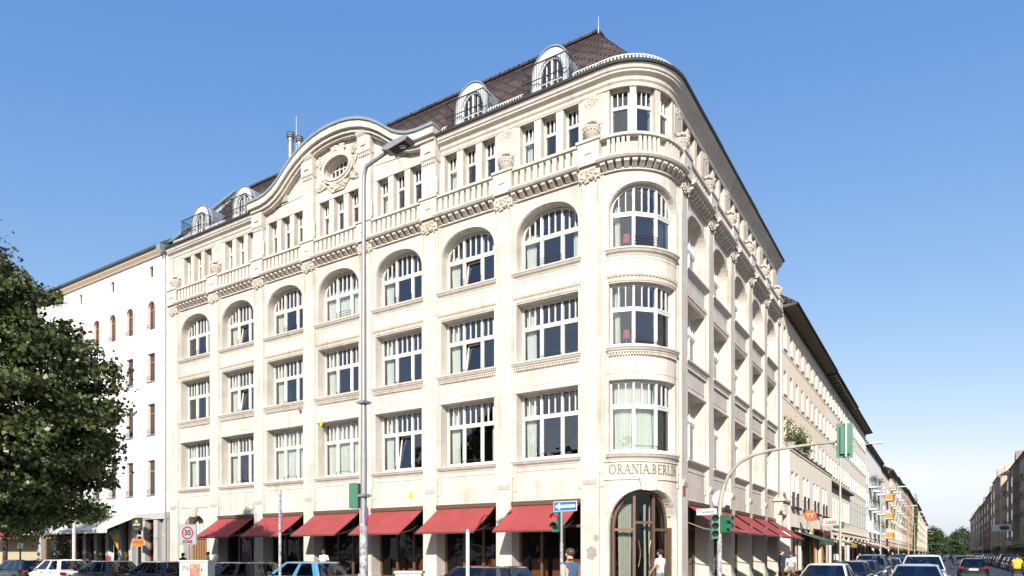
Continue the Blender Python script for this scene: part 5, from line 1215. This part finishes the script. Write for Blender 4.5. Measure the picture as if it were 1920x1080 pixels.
CN = ['grey','black','silver','night blue','dark grey','red','white','black','steel blue','grey']; KN = {'hatch':'hatchback','wagon':'estate car','sedan':'saloon','small':'small car','suv':'off-road car'}
cols = [GY,BK,SV,NB,DG,RD,WH,BK,LB2,GY]; kinds = ['hatch','wagon','sedan','small','suv','hatch','wagon']
for i in range(20):
    car(kinds[i%7], cols[i%10], '%s %s, %s car along the sunlit kerb from the corner' % (CN[i%10], KN[kinds[i%7]], ORD[i]), 6.0, 24+i*5.7, S_, 'far cars parked along the sunlit kerb', lod=1 if i > 3 else 0)
for i in range(26):
    car(kinds[(i*3)%7], cols[(i*7+1)%10], '%s %s, %s car parked along the shaded right kerb' % (CN[(i*7+1)%10], KN[kinds[(i*3)%7]], OR1[i]), 15.5, 34+i*5.7, math.pi/2, 'cars parked along the shaded right kerb', lod=1 if i > 6 else 0)
for i, (x,y,k,c,lab,r) in enumerate(((8.6,66,'sedan',NB,'dark blue car approaching in the distance',S_),(11.6,92,'hatch',SV,'silver car driving away with red tail lamps in the distance',-S_),(8.6,120,'hatch',BK,'distant black car approaching behind the dark blue one',S_),(11.6,112,'wagon',GY,'distant grey estate driving away behind the silver car',-S_),(8.7,170,'suv',WH,'distant white off-road car approaching',S_),(11.7,150,'small',BK,'distant small black car driving away',-S_),(11.6,210,'hatch',DG,'far dark car driving away, hardly visible',-S_))):
    car(k,c,lab,x,y,r,lod=1)

# ---------------------------------------------------------------- street furniture
SIGNW = mat('sign_white',(.78,.78,.78),.35); SIGNR = mat('sign_red',(.50,.02,.03),.35); SIGNB = mat('sign_blue',(.02,.16,.50),.35); SIGNG = mat('sign_grey_back',(.30,.31,.32),.5,.4)
SIGGREEN = mat('signal_green',(.02,.14,.08),.45); LENSD = mat('dark_lens',(.02,.02,.02),.15); REDL = mat('red_signal_light',(.85,.03,.04),.4,emit=1.2); WORN = mat('stickered_pole',(.45,.45,.44),.6,var=.75,vscale=11,dark=(.06,.06,.08))
def disc(b, r, x, z, y0, y1, n=28): b.prism([(x+r*math.cos(6.28318*i/n), z+r*math.sin(6.28318*i/n)) for i in range(n)], y0, y1)
def ringm(b, r0, r1, x, z, y0, y1, n=28): 
    f = lambda r: [(x+r*math.cos(6.28318*i/n), z+r*math.sin(6.28318*i/n)) for i in range(n+1)]
    b.ring(f(r0), f(r1), y0, y1)
def signal(parent, x, y, z, n, rotz, lit=None, back=False, w=.24):
    h = n*.27+.06; b = MB(); b.box(-w/2,w/2,-.0,.22,0,h); o = link('signal_head', b.mesh('signal_head', SIGGREEN), parent, loc=(x,y,z), rotz=rotz)
    for i in range(n):
        cz = h-.16-.27*i; b = MB(); disc(b,.095,0,cz,-.02,.0); link('signal_lens', b.mesh('signal_lens', REDL if lit == i else LENSD), o)
        b = MB(); f = lambda r, y0: [(r*math.cos(R_(a)), y0, cz+r*math.sin(R_(a))) for a in range(-20,201,20)]
        A, C = f(.115,-.0), f(.118,-.2); b.add(A+C, [(k,k+1,len(A)+k+1,len(A)+k) for k in range(len(A)-1)]); link('visor', b.mesh('visor', SIGGREEN), o)
    if back: b = MB(); b.box(-.24,.24,.10,.12,-.12,h+.12); link('back_board', b.mesh('back_board', SIGGREEN), o)
    return o
# tall street lamp mast on the square
x, y = ground_at(682,16.5); t = thing('street_lamp', 'tall grey street lamp mast with stickered foot in front of the building', 'street lamp', (x,y,.12))
b = MB(); b.tube([(0,0,0),(0,0,2.4)], [.105,.095], 18); link('foot', b.mesh('foot', WORN, True), t)
b = MB(); b.tube([(0,0,2.4),(0,0,6),(0,0,10.6)], [.08,.066,.048], 18); link('mast', b.mesh('mast', STEEL, True), t)
b = MB(); b.tube([(0,0,10.6),(.02,0,10.85),(.12,-.02,11.0),(.9,-.06,11.12)], [.048,.048,.046,.042], 12); link('arm', b.mesh('arm', STEEL, True), t)
b = MB(); b.prism([(.75,11.10),(.95,11.05),(1.48,11.11),(1.55,11.16),(1.50,11.22),(1.05,11.21),(.8,11.16)], -.20,.10); link('lamp_housing', b.mesh('lamp_housing', STEEL), t)
b = MB(); b.add([(.98,-.17,11.05),(1.45,-.17,11.103),(1.45,.07,11.103),(.98,.07,11.05)],[(0,1,2,3)]); link('lamp_glass', b.mesh('lamp_glass', TRIM), t)
b = MB(); b.blob((1.28,-.05,11.08),.09,.07,.025,12,6); link('reflector', b.mesh('reflector', RIM, True), t)
for z in (3.05,5.3): b = MB(); b.box(-.125,.125,-.125,.125,z,z+.06); link('clamp', b.mesh('clamp', STEEL), t)
b = MB(); disc(b,.21,0,0,-.006,.006); o = link('no_stopping_sign', b.mesh('sign_plate', SIGNR), t, loc=(.12,-.06,2.62), rotz=R_(-27)); b = MB(); disc(b,.165,0,0,-.010,-.0065); link('blue_field', b.mesh('blue_field', SIGNB), o); b = MB(); b.add([(-.13,-.012,.1),(-.1,-.012,.13),(.13,-.012,-.1),(.1,-.012,-.13)],[(0,1,2,3)]); b.add([(.13,-.012,.1),(.1,-.012,.13),(-.13,-.012,-.1),(-.1,-.012,-.13)],[(0,1,2,3)]); link('red_cross', b.mesh('red_cross', SIGNR), o)
signal(t, -.26, .02, 2.78, 2, R_(205), None, False, .22)
# 30 zone sign
x, y = ground_at(352,21.5); t = thing('speed_sign', 'square 30 zone sign with red ring on a grey post', 'sign', (x,y,.12), R_(18))
b = MB(); b.tube([(0,.03,0),(0,.03,2.75)], .035, 10); link('post', b.mesh('post', STEEL), t)
b = MB(); b.box(-.31,.31,-.01,.01,1.98,2.58); link('plate', b.mesh('plate', mat('shaded_sign_plate',(.30,.32,.35),.4)), t)  # tree shadow put into the plate's colour, darker than the other white signs
b = MB(); b.box(-.33,.33,-.006,.014,1.96,1.98); b.box(-.33,.33,-.006,.014,2.58,2.60); b.box(-.33,-.31,-.006,.014,1.98,2.58); b.box(.31,.33,-.006,.014,1.98,2.58); link('rim', b.mesh('rim', SIGNG), t)
b = MB(); ringm(b,.21,.16,0,2.33,-.014,-.0105); link('red_ring', b.mesh('red_ring', SIGNR), t)
text_on(t,'30',.24,0,-.013,2.33,BLKT,bold=.006); text_on(t,'ZONE',.13,0,-.013,2.05,BLKT,bold=.004)
# sign post with two small panels seen from behind, round sign edge-on
x, y = ground_at(525,19); t = thing('sign_post', 'pale metal post with two small panels and an edge-on round sign', 'sign', (x,y,.12), R_(32))
b = MB(); b.tube([(0,0,0),(0,0,3.45)], .042, 12); link('post', b.mesh('post', WORN, True), t)
for s in (-1,1): b = MB(); b.box(min(s*.06,s*.24),max(s*.06,s*.24),.02,.03,3.05,3.32); link('panel', b.mesh('panel', SIGNW), t)
b = MB(); disc(b,.21,0,0,-.006,.006); o = link('round_sign', b.mesh('round_sign', SIGNR), t, loc=(.06,-.06,2.65), rotz=R_(-66)); b = MB(); disc(b,.16,0,0,-.009,-.0065); link('sign_field', b.mesh('sign_field', SIGNB), o)
x, y = ground_at(877,15); t = thing('bollard_post', 'thin white post before the black boxy car', 'post', (x,y,.12)); b = MB(); b.lathe([(.05,0),(.042,.05),(.04,2.15),(.03,2.2),(.005,2.22)],12); link('post', b.mesh('post', WORN if False else mat('white_post_paint',(.72,.71,.68),.5,var=.15,vscale=8), True), t)
# electricity cabinets
CAB = mat('cabinet_grey',(.48,.48,.44),.6,var=.12,vscale=5)
def cabinet(label, px, dep, w, h, rot, poster):
    x, y = ground_at(px,dep); t = thing('utility_cabinet', label, 'cabinet', (x,y,.12), rot); h -= .12
    b = MB(); b.box(-w/2,w/2,-.2,.2,0,h-.05); link('body', b.mesh('body', CAB), t); b = MB(); b.box(-w/2-.03,w/2+.03,-.23,.23,h-.05,h); link('lid', b.mesh('lid', CAB), t)
    b = MB(); b.box(w/2-.2,w/2-.17,-.215,-.2,h-.35,h-.25); link('handle', b.mesh('handle', DARKM), t); b = MB(); b.box(-.005,.005,-.203,-.2,.05,h-.08); link('door_gap', b.mesh('door_gap', DARKM), t)
    m = mat('poster_print_%d'%px,(.62,.25,.14),.6,var=.9,vscale=7,dark=(.10,.03,.05)); b = MB(); b.box(*poster,-.208,-.2,h-.75,h-.12); link('poster', b.mesh('poster', m), t)
    for i in range(4): b = MB(); b.tube([(-w/2+.08+.06*i,-.205,h-.3+.08*((i*7)%3)),(-w/2+.12+.05*i,-.205,h-.18),(-w/2+.13+.06*i,-.205,h-.32)],.006,5); link('graffiti', b.mesh('graffiti', TRIM), t)
cabinet('light grey utility cabinet with poster in front of the parked cars', 370,21,.92,1.60,R_(25),(-.12,.22))
cabinet('pale utility cabinet with poster at the bottom edge', 768,15,.56,1.42,R_(32),(-.16,.16))
# one-way sign with pedestrian signal
x, y = ground_at(1053,21); t = thing('one_way_sign', 'blue one-way sign with white arrow above a red traffic light on a post', 'sign', (x,y,.12))
b = MB(); b.tube([(0,0,0),(0,0,2.0)],.05,12); link('foot', b.mesh('foot', WORN, True), t); b = MB(); b.tube([(0,0,2.0),(0,0,3.05)],.045,12); link('post', b.mesh('post', STEEL, True), t)
b = MB(); b.box(-.25,.55,-.06,-.045,2.98,3.28); link('plate', b.mesh('plate', SIGNW), t); b = MB(); b.box(-.235,.535,-.064,-.0605,2.995,3.265); link('blue_field', b.mesh('blue_field', SIGNB), t)
b = MB(); b.prism([(-.2,3.13),(-.02,3.24),(-.02,3.17),(.50,3.17),(.50,3.09),(-.02,3.09),(-.02,3.02)],-.068,-.0645); link('arrow', b.mesh('arrow', SIGNW), t)
signal(t,-.14,-.16,2.35,2,R_(8),0,False,.2)
# traffic light with curved cantilever arm
t = thing('traffic_light', 'traffic light with long curved arm over the street at the corner', 'traffic light', (2.84,-1.8,.12))
b = MB(); b.tube([(0,0,0),(0,0,2.1)],.085,14); link('foot', b.mesh('foot', WORN, True), t)
pts = [(0,0,2.1),(0,0,3.0),(.03,0,3.5),(.12,0,3.95),(.32,0,4.42),(.65,0,4.80),(1.1,0,5.05),(1.7,0,5.17),(2.8,0,5.25),(3.95,0,5.30)]
b = MB(); b.tube(pts,[.08,.075,.07,.066,.062,.06,.057,.055,.05,.045],14); link('arm', b.mesh('arm', mat('weathered_arm',(.42,.40,.33),.6,.2,var=.35,vscale=3), True), t)
o = signal(t,3.95,.05,4.86,3,R_(180+20),None,True,.3); b = MB(); b.box(-.03,.03,.22,.28,-.1,1.0); link('mount', b.mesh('mount', STEEL), o)
signal(t,-.1,-.2,2.2,3,R_(20),None,False,.26); signal(t,.3,-.05,2.42,2,R_(75),None,False,.24)
b = MB(); b.box(-.78,-.1,-.03,-.005,3.05,3.27); o = link('street_name_sign', b.mesh('street_name_sign', SIGNW), t, rotz=R_(8), loc=(0,0,0)); text_on(o,'Oranienstr.',.13,-.44,-.035,3.16,BLKT,bold=.003)
b = MB(); disc(b,.30,0,0,-.006,.006); link('round_sign_back', b.mesh('round_sign_back', SIGNG), t, loc=(.02,.1,3.62), rotz=R_(15))
b = MB(); b.lathe([(.06,0),(.09,.05),(.09,.18),(.05,.22)],10); link('camera_lamp', b.mesh('camera_lamp', DARKM), t, loc=(.28,0,3.15))
# lamps along the street
LAMPC = mat('pale_green_pole',(.42,.45,.38),.55,.2,var=.2)
def lamp(label, x, y, s, grp):
    t = thing('street_lamp', label, 'street lamp', (x,y,.12), 0, grp)
    b = MB(); b.tube([(0,0,0),(0,0,2.0),(0,0,8.6)],[.09,.08,.055],12); link('pole', b.mesh('pole', LAMPC, True), t)
    b = MB(); b.tube([(0,0,8.55),(s*.5,0,8.72),(s*1.9,0,8.82)],[.05,.04,.03],8); link('arm', b.mesh('arm', LAMPC, True), t)
    b = MB(); b.prismx([(-.13,8.78),(.13,8.78),(.10,8.90),(-.10,8.90)],min(s*1.7,s*2.45),max(s*1.7,s*2.45)); link('lamp_head', b.mesh('lamp_head', LAMPC), t); return t
for i in range(8): lamp(['nearest pale green lamp pole on the sunlit pavement','second lamp pole on the sunlit pavement','third lamp pole on the sunlit pavement'][i] if i < 3 else '%s lamp pole along the sunlit pavement' % OR1[i], 3.7, 23.9+i*34, 1, 'lamp poles on the sunlit pavement')
for i in range(7): lamp('%s lamp pole along the shaded pavement' % OR1[i], 17.1, 130+i*36, -1, 'lamp poles on the shaded pavement')
t = thing('far_traffic_light', 'green traffic light on an arm far down the street', 'traffic light', (3.6,330,.12)); b = MB(); b.tube([(0,0,0),(0,0,5.4),(.4,0,5.8),(5.5,0,5.9)],.12,8); link('arm', b.mesh('arm', SIGGREEN), t); signal(t,5.5,0,5.2,3,0,None,True,.5)
t = thing('far_traffic_light', 'white-framed traffic light on the right side of the street', 'traffic light', (17.0,200,.12)); b = MB(); b.tube([(0,0,0),(0,0,5.2),(-.3,0,5.5),(-3.4,0,5.6)],.1,8); link('arm', b.mesh('arm', STEEL), t); b = MB(); b.box(-3.9,-3.0,-.05,.05,4.4,5.8); link('white_board', b.mesh('white_board', SIGNW), t); signal(t,-3.45,-.1,4.65,3,0,None,False,.4)
# hanging signs of the shops
def hanging(name, label, x, y, z, mk): t = thing(name, label, 'sign', (x,y,z)); mk(t); b = MB(); b.tube([(-.95,0,.0),(.2,0,.0)],.02,6); link('bracket', b.mesh('bracket', DARKM), t)
def rnd_sign(t): b = MB(); disc(b,.42,0,-.05,-.08,.08); link('disc', b.mesh('disc', mat('coral_sign',(.62,.10,.05),.5)), t); text_on(t,'YY',.42,0,-.09,-.05,GOLD,bold=.01)
hanging('round_sign','round coral red hanging sign beside the carved portal',1.35,27.2,4.6,rnd_sign)
def casa(t): b = MB(); b.box(-.6,.6,-.06,.06,-.3,.3); link('board', b.mesh('board', mat('cream_board',(.6,.5,.42),.6)), t); text_on(t,'casa',.5,0,-.07,0,REDT,bold=.012)
hanging('shop_sign','cream hanging sign with red lettering beyond the round sign',1.4,37.5,4.5,casa)
def grn(t): b = MB(); b.box(-.45,.45,-.06,.06,-.3,.3); link('board', b.mesh('board', mat('dark_green_board',(.03,.10,.08),.6)), t)
hanging('shop_sign','dark green hanging sign beyond the cream one',1.4,42.5,4.4,grn)
def grn2(t): b = MB(); b.box(-2.2,2.2,-.1,.1,-.7,.7); link('board', b.mesh('board', SIGNW), t); b = MB(); b.add([(.0+.9*math.cos(6.28318*i/24),-.105,.5*math.sin(6.28318*i/24)) for i in range(24)],[tuple(range(24))]); link('green_oval', b.mesh('green_oval', SIGGREEN), t)
hanging('shop_sign','white sign with a green oval on the shaded side',20.2,150,7.2,grn2)
# small lantern at the far left
x, y = ground_at(38,44); t = thing('street_lantern', 'old glass lantern on a green post under the tree at the left', 'street lamp', (x,y,.12)); b = MB(); b.tube([(0,0,0),(0,0,2.7)],[.06,.045],10); link('post', b.mesh('post', SIGGREEN, True), t); b = MB(); b.lathe([(.05,2.7),(.12,2.85),(.22,3.2),(.2,3.22)],12); link('glass', b.mesh('glass', SIGNW, True), t); b = MB(); b.lathe([(.3,3.22),(.24,3.35),(.05,3.48)],12); link('cap', b.mesh('cap', ZINC, True), t); b = MB(); b.box(-.35,.35,-.02,.02,2.0,2.35); link('street_name_sign', b.mesh('street_name_sign', SIGNW), t)
x, y = ground_at(139,38); t = thing('pole', 'plain pale concrete post before the white awning', 'post', (x,y,.12)); b = MB(); b.lathe([(.1,0),(.09,3.6),(.06,3.65)],14); link('shaft', b.mesh('shaft', mat('concrete',(.5,.49,.46),.85,var=.15), True), t)
# benches outside the neighbour's restaurant
for i, y in enumerate((13.2,15.4)):
    t = thing('bench_table', ['wooden pavement table nearest the two men','second wooden pavement table behind the two men'][i], 'table', (2.3,y,.12)); b = MB(); b.box(-.35,.35,-.9,.9,.70,.75); link('top', b.mesh('top', OAK), t)
    for s in (-1,1): b = MB(); b.box(-.3,.3,s*.6-.03,s*.6+.03,0,.70); link('leg', b.mesh('leg', DARKM), t)
# ---------------------------------------------------------------- people
SKINS = [mat('skin_light',(.55,.34,.25),.5), mat('skin_tan',(.42,.25,.17),.5), mat('skin_dark',(.16,.09,.06),.5)]
def cloth(n, c): return mat('cloth_'+n, c, .9, var=.15, vscale=14)
def person(label, loc, rotz, h, top, legs, skin, hair, pose='stand', sleeves='short', shorts=False, group=None):
    s = h/1.75; V = []; E = []; RAD = []; tagv = []
    def v(p, r, tg, par=None):
        V.append(Vector(p)*s); RAD.append((r[0]*s, r[1]*s) if isinstance(r, tuple) else (r*s, r*s)); tagv.append(tg); i = len(V)-1
        if par is not None: E.append((par,i))
        return i
    P = dict(lean=0., la=(.02,-.0), ra=(.02,-.0), ll=0., rl=0.); P.update({'walk': dict(ll=.24, rl=-.22, la=(-.18,.0), ra=(.2,.05)), 'point': dict(ra=(.55,.42)), 'bag': dict(ra=(.12,.15), la=(.1,.12), ll=.1, rl=-.08), 'stand': {}, 'ride': dict(ra=(.35,.2), la=(.35,.2), ll=.25, rl=.25)}[pose])
    pel = v((0,0,.96),(.155,.115),'leg'); sp = v((0,.01,1.14),(.135,.10),'top',pel); ch = v((0,.0,1.34),(.165,.115),'top',sp); nb = v((0,-.01,1.47),(.075,.07),'top',ch); nk = v((0,.0,1.53),.052,'skin',nb); hd = v((0,.03,1.63),(.078,.095),'skin',nk); ht = v((0,.015,1.71),(.068,.08),'hair',hd)
    ns = v((0,.128,1.615),.014,'skin',hd)
    for sd, (fw, up) in ((-1,P['la']),(1,P['ra'])):
        shd = v((sd*.185,-.005,1.42),.062,'top',ch); el = v((sd*(.235+.02*fw), -.03+fw*.55, 1.15+up*.62),.044,'top' if sleeves == 'long' else 'skin' ,shd)
        if sleeves == 'short': pass
        wr = v((sd*(.24-.05*up), .05+fw*1.0, .92+up*1.45),.03,'top' if sleeves == 'long' else 'skin',el); d = (V[wr]-V[el]).normalized()/1.0
        base = V[wr]/s; pm = v(tuple(base+d*.07),(.038,.022),'skin',wr)
        pb = V[pm]/s; side = d.cross(Vector((sd,0,0))).normalized()
        for k in range(4): v(tuple(pb+d*(.085+.012*(1.5-abs(k-1.6)))+side*(.028*(k-1.5))+Vector((-sd*.02,0,0))),.0085,'skin',pm)
        v(tuple(pb+d*.03+side*.055+Vector((-sd*.02,0,0))),.010,'skin',pm)
    for sd, f in ((-1,P['ll']),(1,P['rl'])):
        hp = v((sd*.092,0,.90),.095,'leg',pel); kn = v((sd*.10,.03+f*.55,.50+abs(f)*.03),.062,'skin' if shorts else 'leg',hp); an = v((sd*.10,-.02+f*(1.0 if f>0 else 1.25),.09+(.07 if f<0 else 0)),.042,'skin' if shorts else 'leg',kn)
        hl = v((sd*.10,-.06+f*(1.0 if f>0 else 1.25),.045+(.05 if f<0 else 0)),.04,'shoe',an); v((sd*.11,.15+f*(1.0 if f>0 else 1.2),.035),.032,'shoe',an)
    me = bpy.data.meshes.new('body'); me.from_pydata([tuple(p) for p in V], E, []); ob = bpy.data.objects.new('tmp', me); COL.objects.link(ob)
    md = ob.modifiers.new('skin','SKIN'); md.use_smooth_shade = True; sv = me.skin_vertices[0].data
    for i, r in enumerate(RAD): sv[i].radius = r
    sv[0].use_root = True; ms = ob.modifiers.new('sub','SUBSURF'); ms.levels = ms.render_levels = 2
    dg = bpy.context.evaluated_depsgraph_get(); m2 = bpy.data.meshes.new_from_object(ob.evaluated_get(dg)); bpy.data.objects.remove(ob)
    mats = {'skin':SKINS[skin],'top':top,'leg':legs,'hair':hair,'shoe':mat('shoe',(.05,.045,.04),.6)}; names = list(mats)
    m2.materials.clear(); [m2.materials.append(mats[k]) for k in names]
    segs = [(V[a],V[b],tagv[a],tagv[b]) for a,b in E]
    idx = []
    for p in m2.polygons:
        c = p.center; best = (9,None)
        for a, b, ta, tb in segs:
            ab = b-a; t = max(0,min(1,(c-a).dot(ab)/max(1e-9,ab.length_squared))); dd = (a+ab*t-c).length
            if dd < best[0]:
                if ta == 'top' and tb == 'skin' and ta != tb: cut = .62 if sleeves == 'short' else (.0 if sleeves == 'none' else .5)
                elif ta == 'leg' and tb == 'skin': cut = .85
                elif ta == 'leg' and tb == 'top': cut = .35
                else: cut = .5
                best = (dd, ta if t < cut else tb)
        k = best[1]
        z, y = c.z/s, c.y/s
        if k in ('skin','hair') and z > 1.56: k = 'hair' if (z > 1.685 or (y < -.0 and z > 1.6)) else 'skin'
        idx.append(names.index(k))
    m2.polygons.foreach_set('material_index', idx); m2.polygons.foreach_set('use_smooth',[True]*len(idx))
    t = thing('person', label, 'person', loc, rotz, group); link('body', m2, t)
    b = MB()                                     # hair cap
    b.blob((0,-.008*s,1.672*s),.092*s,.108*s,.088*s,14,8); hb = MB(); hb.join(b); hb.f = [f for f in b.f if sum(b.v[i][2] for i in f)/len(f) > 1.675*s or sum(b.v[i][1] for i in f)/len(f) < -.03*s]; hb.m = [0]*len(hb.f); link('hair', hb.mesh('hair', hair, True), t)
    b = MB()
    for q in (-1,1): b.blob((q*.03*s,.112*s,1.645*s),.010*s,.006*s,.006*s,8,4)
    link('eyes', b.mesh('eyes', mat('eye',(.03,.025,.02),.2)), t)
    for q in (-1,1): b = MB(); b.blob((q*.083*s,.015*s,1.62*s),.012*s,.02*s,.03*s,8,5); link('ear', b.mesh('ear', SKINS[skin], True), t)
    b = MB(); b.blob((0,.117*s,1.575*s),.024*s,.006*s,.006*s,8,4); link('mouth', b.mesh('mouth', mat('lips',(.35,.13,.11),.5)), t)
    return t
BH = mat('hair_black',(.015,.012,.01),.5); BR = mat('hair_brown',(.07,.04,.02),.5)
WT = cloth('white',(.74,.74,.72)); NV = cloth('navy',(.02,.03,.07)); DN = cloth('denim',(.06,.10,.18)); BT = cloth('black',(.02,.02,.02)); KH = cloth('khaki',(.22,.19,.14)); LB3 = cloth('light_blue',(.35,.48,.62)); GR = cloth('grey',(.2,.2,.2))
x, y = ground_at(1069,14); person('person in a blue sleeveless top walking past the corner entrance', (x,y,.12), R_(58), 1.79, DN, DN, 0, BR, 'walk', 'none')
x, y = ground_at(1238,22); t = person('person in white shirt and black cap with a shoulder bag at the corner entrance', (x,y,.12), R_(75), 1.82, WT, GR, 1, BT, 'bag')
b = MB(); b.box(.14,.42,.1,.24,.92,1.2); link('shoulder_bag', b.mesh('shoulder_bag', BT), t); b = MB(); b.tube([(.28,.17,1.2),(.1,.14,1.35),(-.15,.02,1.5)],.012,6); link('strap', b.mesh('strap', BT), t)
b = MB(); b.prism([(-.075,1.74),(.075,1.74),(.075,1.755),(-.075,1.755)],.08,.2); link('cap_peak', b.mesh('cap_peak', BT), t)
x, y = ground_at(607,34); person('person in a white shirt standing under the awnings', (x,y,.12), R_(200), 1.9, WT, GR, 2, BH)
x, y = ground_at(390,39); person('person in a light blue shirt by the arched portal', (x,y,.12), R_(150), 1.78, LB3, NV, 1, BH)
x, y = ground_at(343,38); person('person with dark hair in black left of the portal', (x,y,.12), R_(100), 1.72, BT, BT, 0, BH)
x, y = ground_at(72,44); person('person in dungarees walking under the tree at the left', (x,y,.12), R_(90), 1.75, WT, DN, 0, BR, 'walk')
x, y = ground_at(1465,33); person('person in a navy jacket pointing along the street', (x,y,.12), R_(-62), 1.86, NV, BT, 0, BR, 'point', 'long')
x, y = ground_at(1483,34.5); t = person('person in white T-shirt and khaki shorts seen from behind', (x,y,.12), R_(25), 1.78, WT, KH, 0, BR, 'stand', 'short', True); b = MB(); b.tube([(-.16,-.1,1.47),(.0,-.14,1.3),(.15,-.12,1.1)],.012,6); link('bag_strap', b.mesh('bag_strap', BT), t)
for i, (yy, xx, tp, lab) in enumerate(((48,2.6,WT,'person in white on the pavement by the dark red canopy'),(54,2.0,BT,'person in black on the pavement under the brown canopy'),(61,2.9,LB3,'person in light blue further along the sunlit pavement'),(70,2.2,WT,'distant person in white far along the sunlit pavement'))):
    person(lab, (xx,yy,.12), R_(170+60*i), 1.76, tp, [DN,BT,KH,GR][i], i%3, BH, 'walk')
# motor scooter with rider
t = thing('motor_scooter', 'dark motor scooter driving away on the right', 'scooter', (12.6,16.5,.012), math.pi/2)
def wheelmb(x): b = MB(); b.add([(x+r*math.cos(6.28318*k/18), d, .25+r*math.sin(6.28318*k/18)) for r,d in ((.14,-.05),(.24,-.05),(.25,0),(.24,.05),(.14,.05)) for k in range(18)], [(i*18+k,i*18+(k+1)%18,((i+1)%5)*18+(k+1)%18,((i+1)%5)*18+k) for i in range(5) for k in range(18)]); return b
for x in (.62,-.62): link('wheel', wheelmb(x).mesh('wheel', RUB, True), t)
b = MB(); b.prism([(-.85,.55),(-.8,.8),(-.1,.82),(0,.45),(.35,.42),(.5,.95),(.62,.95),(.6,.3),(-.5,.28)],-.17,.17); link('body', b.mesh('body', BK), t); b = MB(); b.box(-.8,.0,-.15,.15,.82,.9); link('seat', b.mesh('seat', TRIM), t)
b = MB(); b.tube([(.5,-.33,1.1),(.56,0,1.06),(.5,.33,1.1)],.018,8); link('handlebar', b.mesh('handlebar', TRIM), t); b = MB(); b.box(-.88,-.85,-.08,.08,.62,.7); link('tail_light', b.mesh('tail_light', TAIL), t); b = MB(); b.box(-.89,-.87,-.1,.1,.42,.56); link('plate', b.mesh('plate', PLATE), t)
person('rider in a yellow vest on the motor scooter', (12.6,16.3,.05), R_(0), 1.72, cloth('hi_vis_yellow',(.68,.42,.03)), BT, 1, BH, 'ride', 'short')

# ---------------------------------------------------------------- things inside the windows
PINK = mat('red_lamp_shade',(.42,.05,.07),.7); PINKC = mat('red_upholstery',(.36,.03,.05),.9)
def table_lamp(label, x, y, z): 
    t = thing('table_lamp', label, 'lamp', (x,y,z)); b = MB(); b.lathe([(.1,0),(.1,.02),(.02,.04),(.02,.3)],12); link('base', b.mesh('base', STEEL, True), t); b = MB(); b.lathe([(.17,.28),(.14,.66),(.13,.66)],16); link('shade', b.mesh('shade', PINK, True), t)
def armchair(label, x, y, z, r=0):
    t = thing('armchair', label, 'chair', (x,y,z), r); b = MB(); b.box(-.35,.35,-.35,.35,.15,.45); link('seat', b.mesh('seat', PINKC), t); b = MB(); b.box(-.38,.38,.25,.42,.15,.95); link('backrest', b.mesh('backrest', PINKC), t)
    for s in (-1,1): b = MB(); b.box(min(s*.35,s*.47),max(s*.35,s*.47),-.35,.4,.15,.62); link('armrest', b.mesh('armrest', PINKC), t)
c5, c6 = LEFT[0][0][0], LEFT[1][0][0]
for fl, z in ((10.45,'second'),(14.5,'third')):
    table_lamp('red table lamp in the %s-floor window, second bay from the corner' % z, c6-.75, 1.05, fl+.25); armchair('red armchair in the %s-floor window, second bay from the corner' % z, c6-1.05, 1.45, fl-.55)
    armchair('red armchair in the %s-floor window beside the rounded corner' % z, c5-1.1, 1.45, fl-.55); armchair('red armchair in the %s-floor window, third bay from the corner' % z, LEFT[2][0][0]+.75, 1.5, fl-.5); armchair('red armchair in the %s-floor window below the gable' % z, LEFT[3][0][0]-.9, 1.5, fl-.5)
armchair('red armchair in the first-floor window beside the rounded corner', c5-1.1, 1.45, 5.55)
for i in (1,2): p = bend((-.95+.0*i, .95, 0)); table_lamp(['','red table lamp in the second-floor corner window','red table lamp in the third-floor corner window'][i], p.x, p.y, (0,10.6,14.65)[i])
LEATH = mat('cognac_leather',(.40,.13,.04),.5)
for i, k in enumerate((1,2,0)):
    for j, dx in enumerate((-1.0,.1,1.0)):
        t = thing('restaurant_chair', ['left','middle','right'][j]+' cognac leather chair behind the '+['second','third','first'][i]+' ground-floor window from the corner', 'chair', (LEFT[k][0][0]+dx,1.6,.2)); b = MB(); b.box(-.4,.4,-.3,.3,.35,.48); link('seat', b.mesh('seat', LEATH), t); b = MB(); b.box(-.42,.42,-.36,-.26,.35,1.35); link('backrest', b.mesh('backrest', LEATH), t); 
        for q in (-.35,.35): b = MB(); b.box(q-.03,q+.03,-.3,.3,0,.35); link('leg', b.mesh('leg', OAK), t)
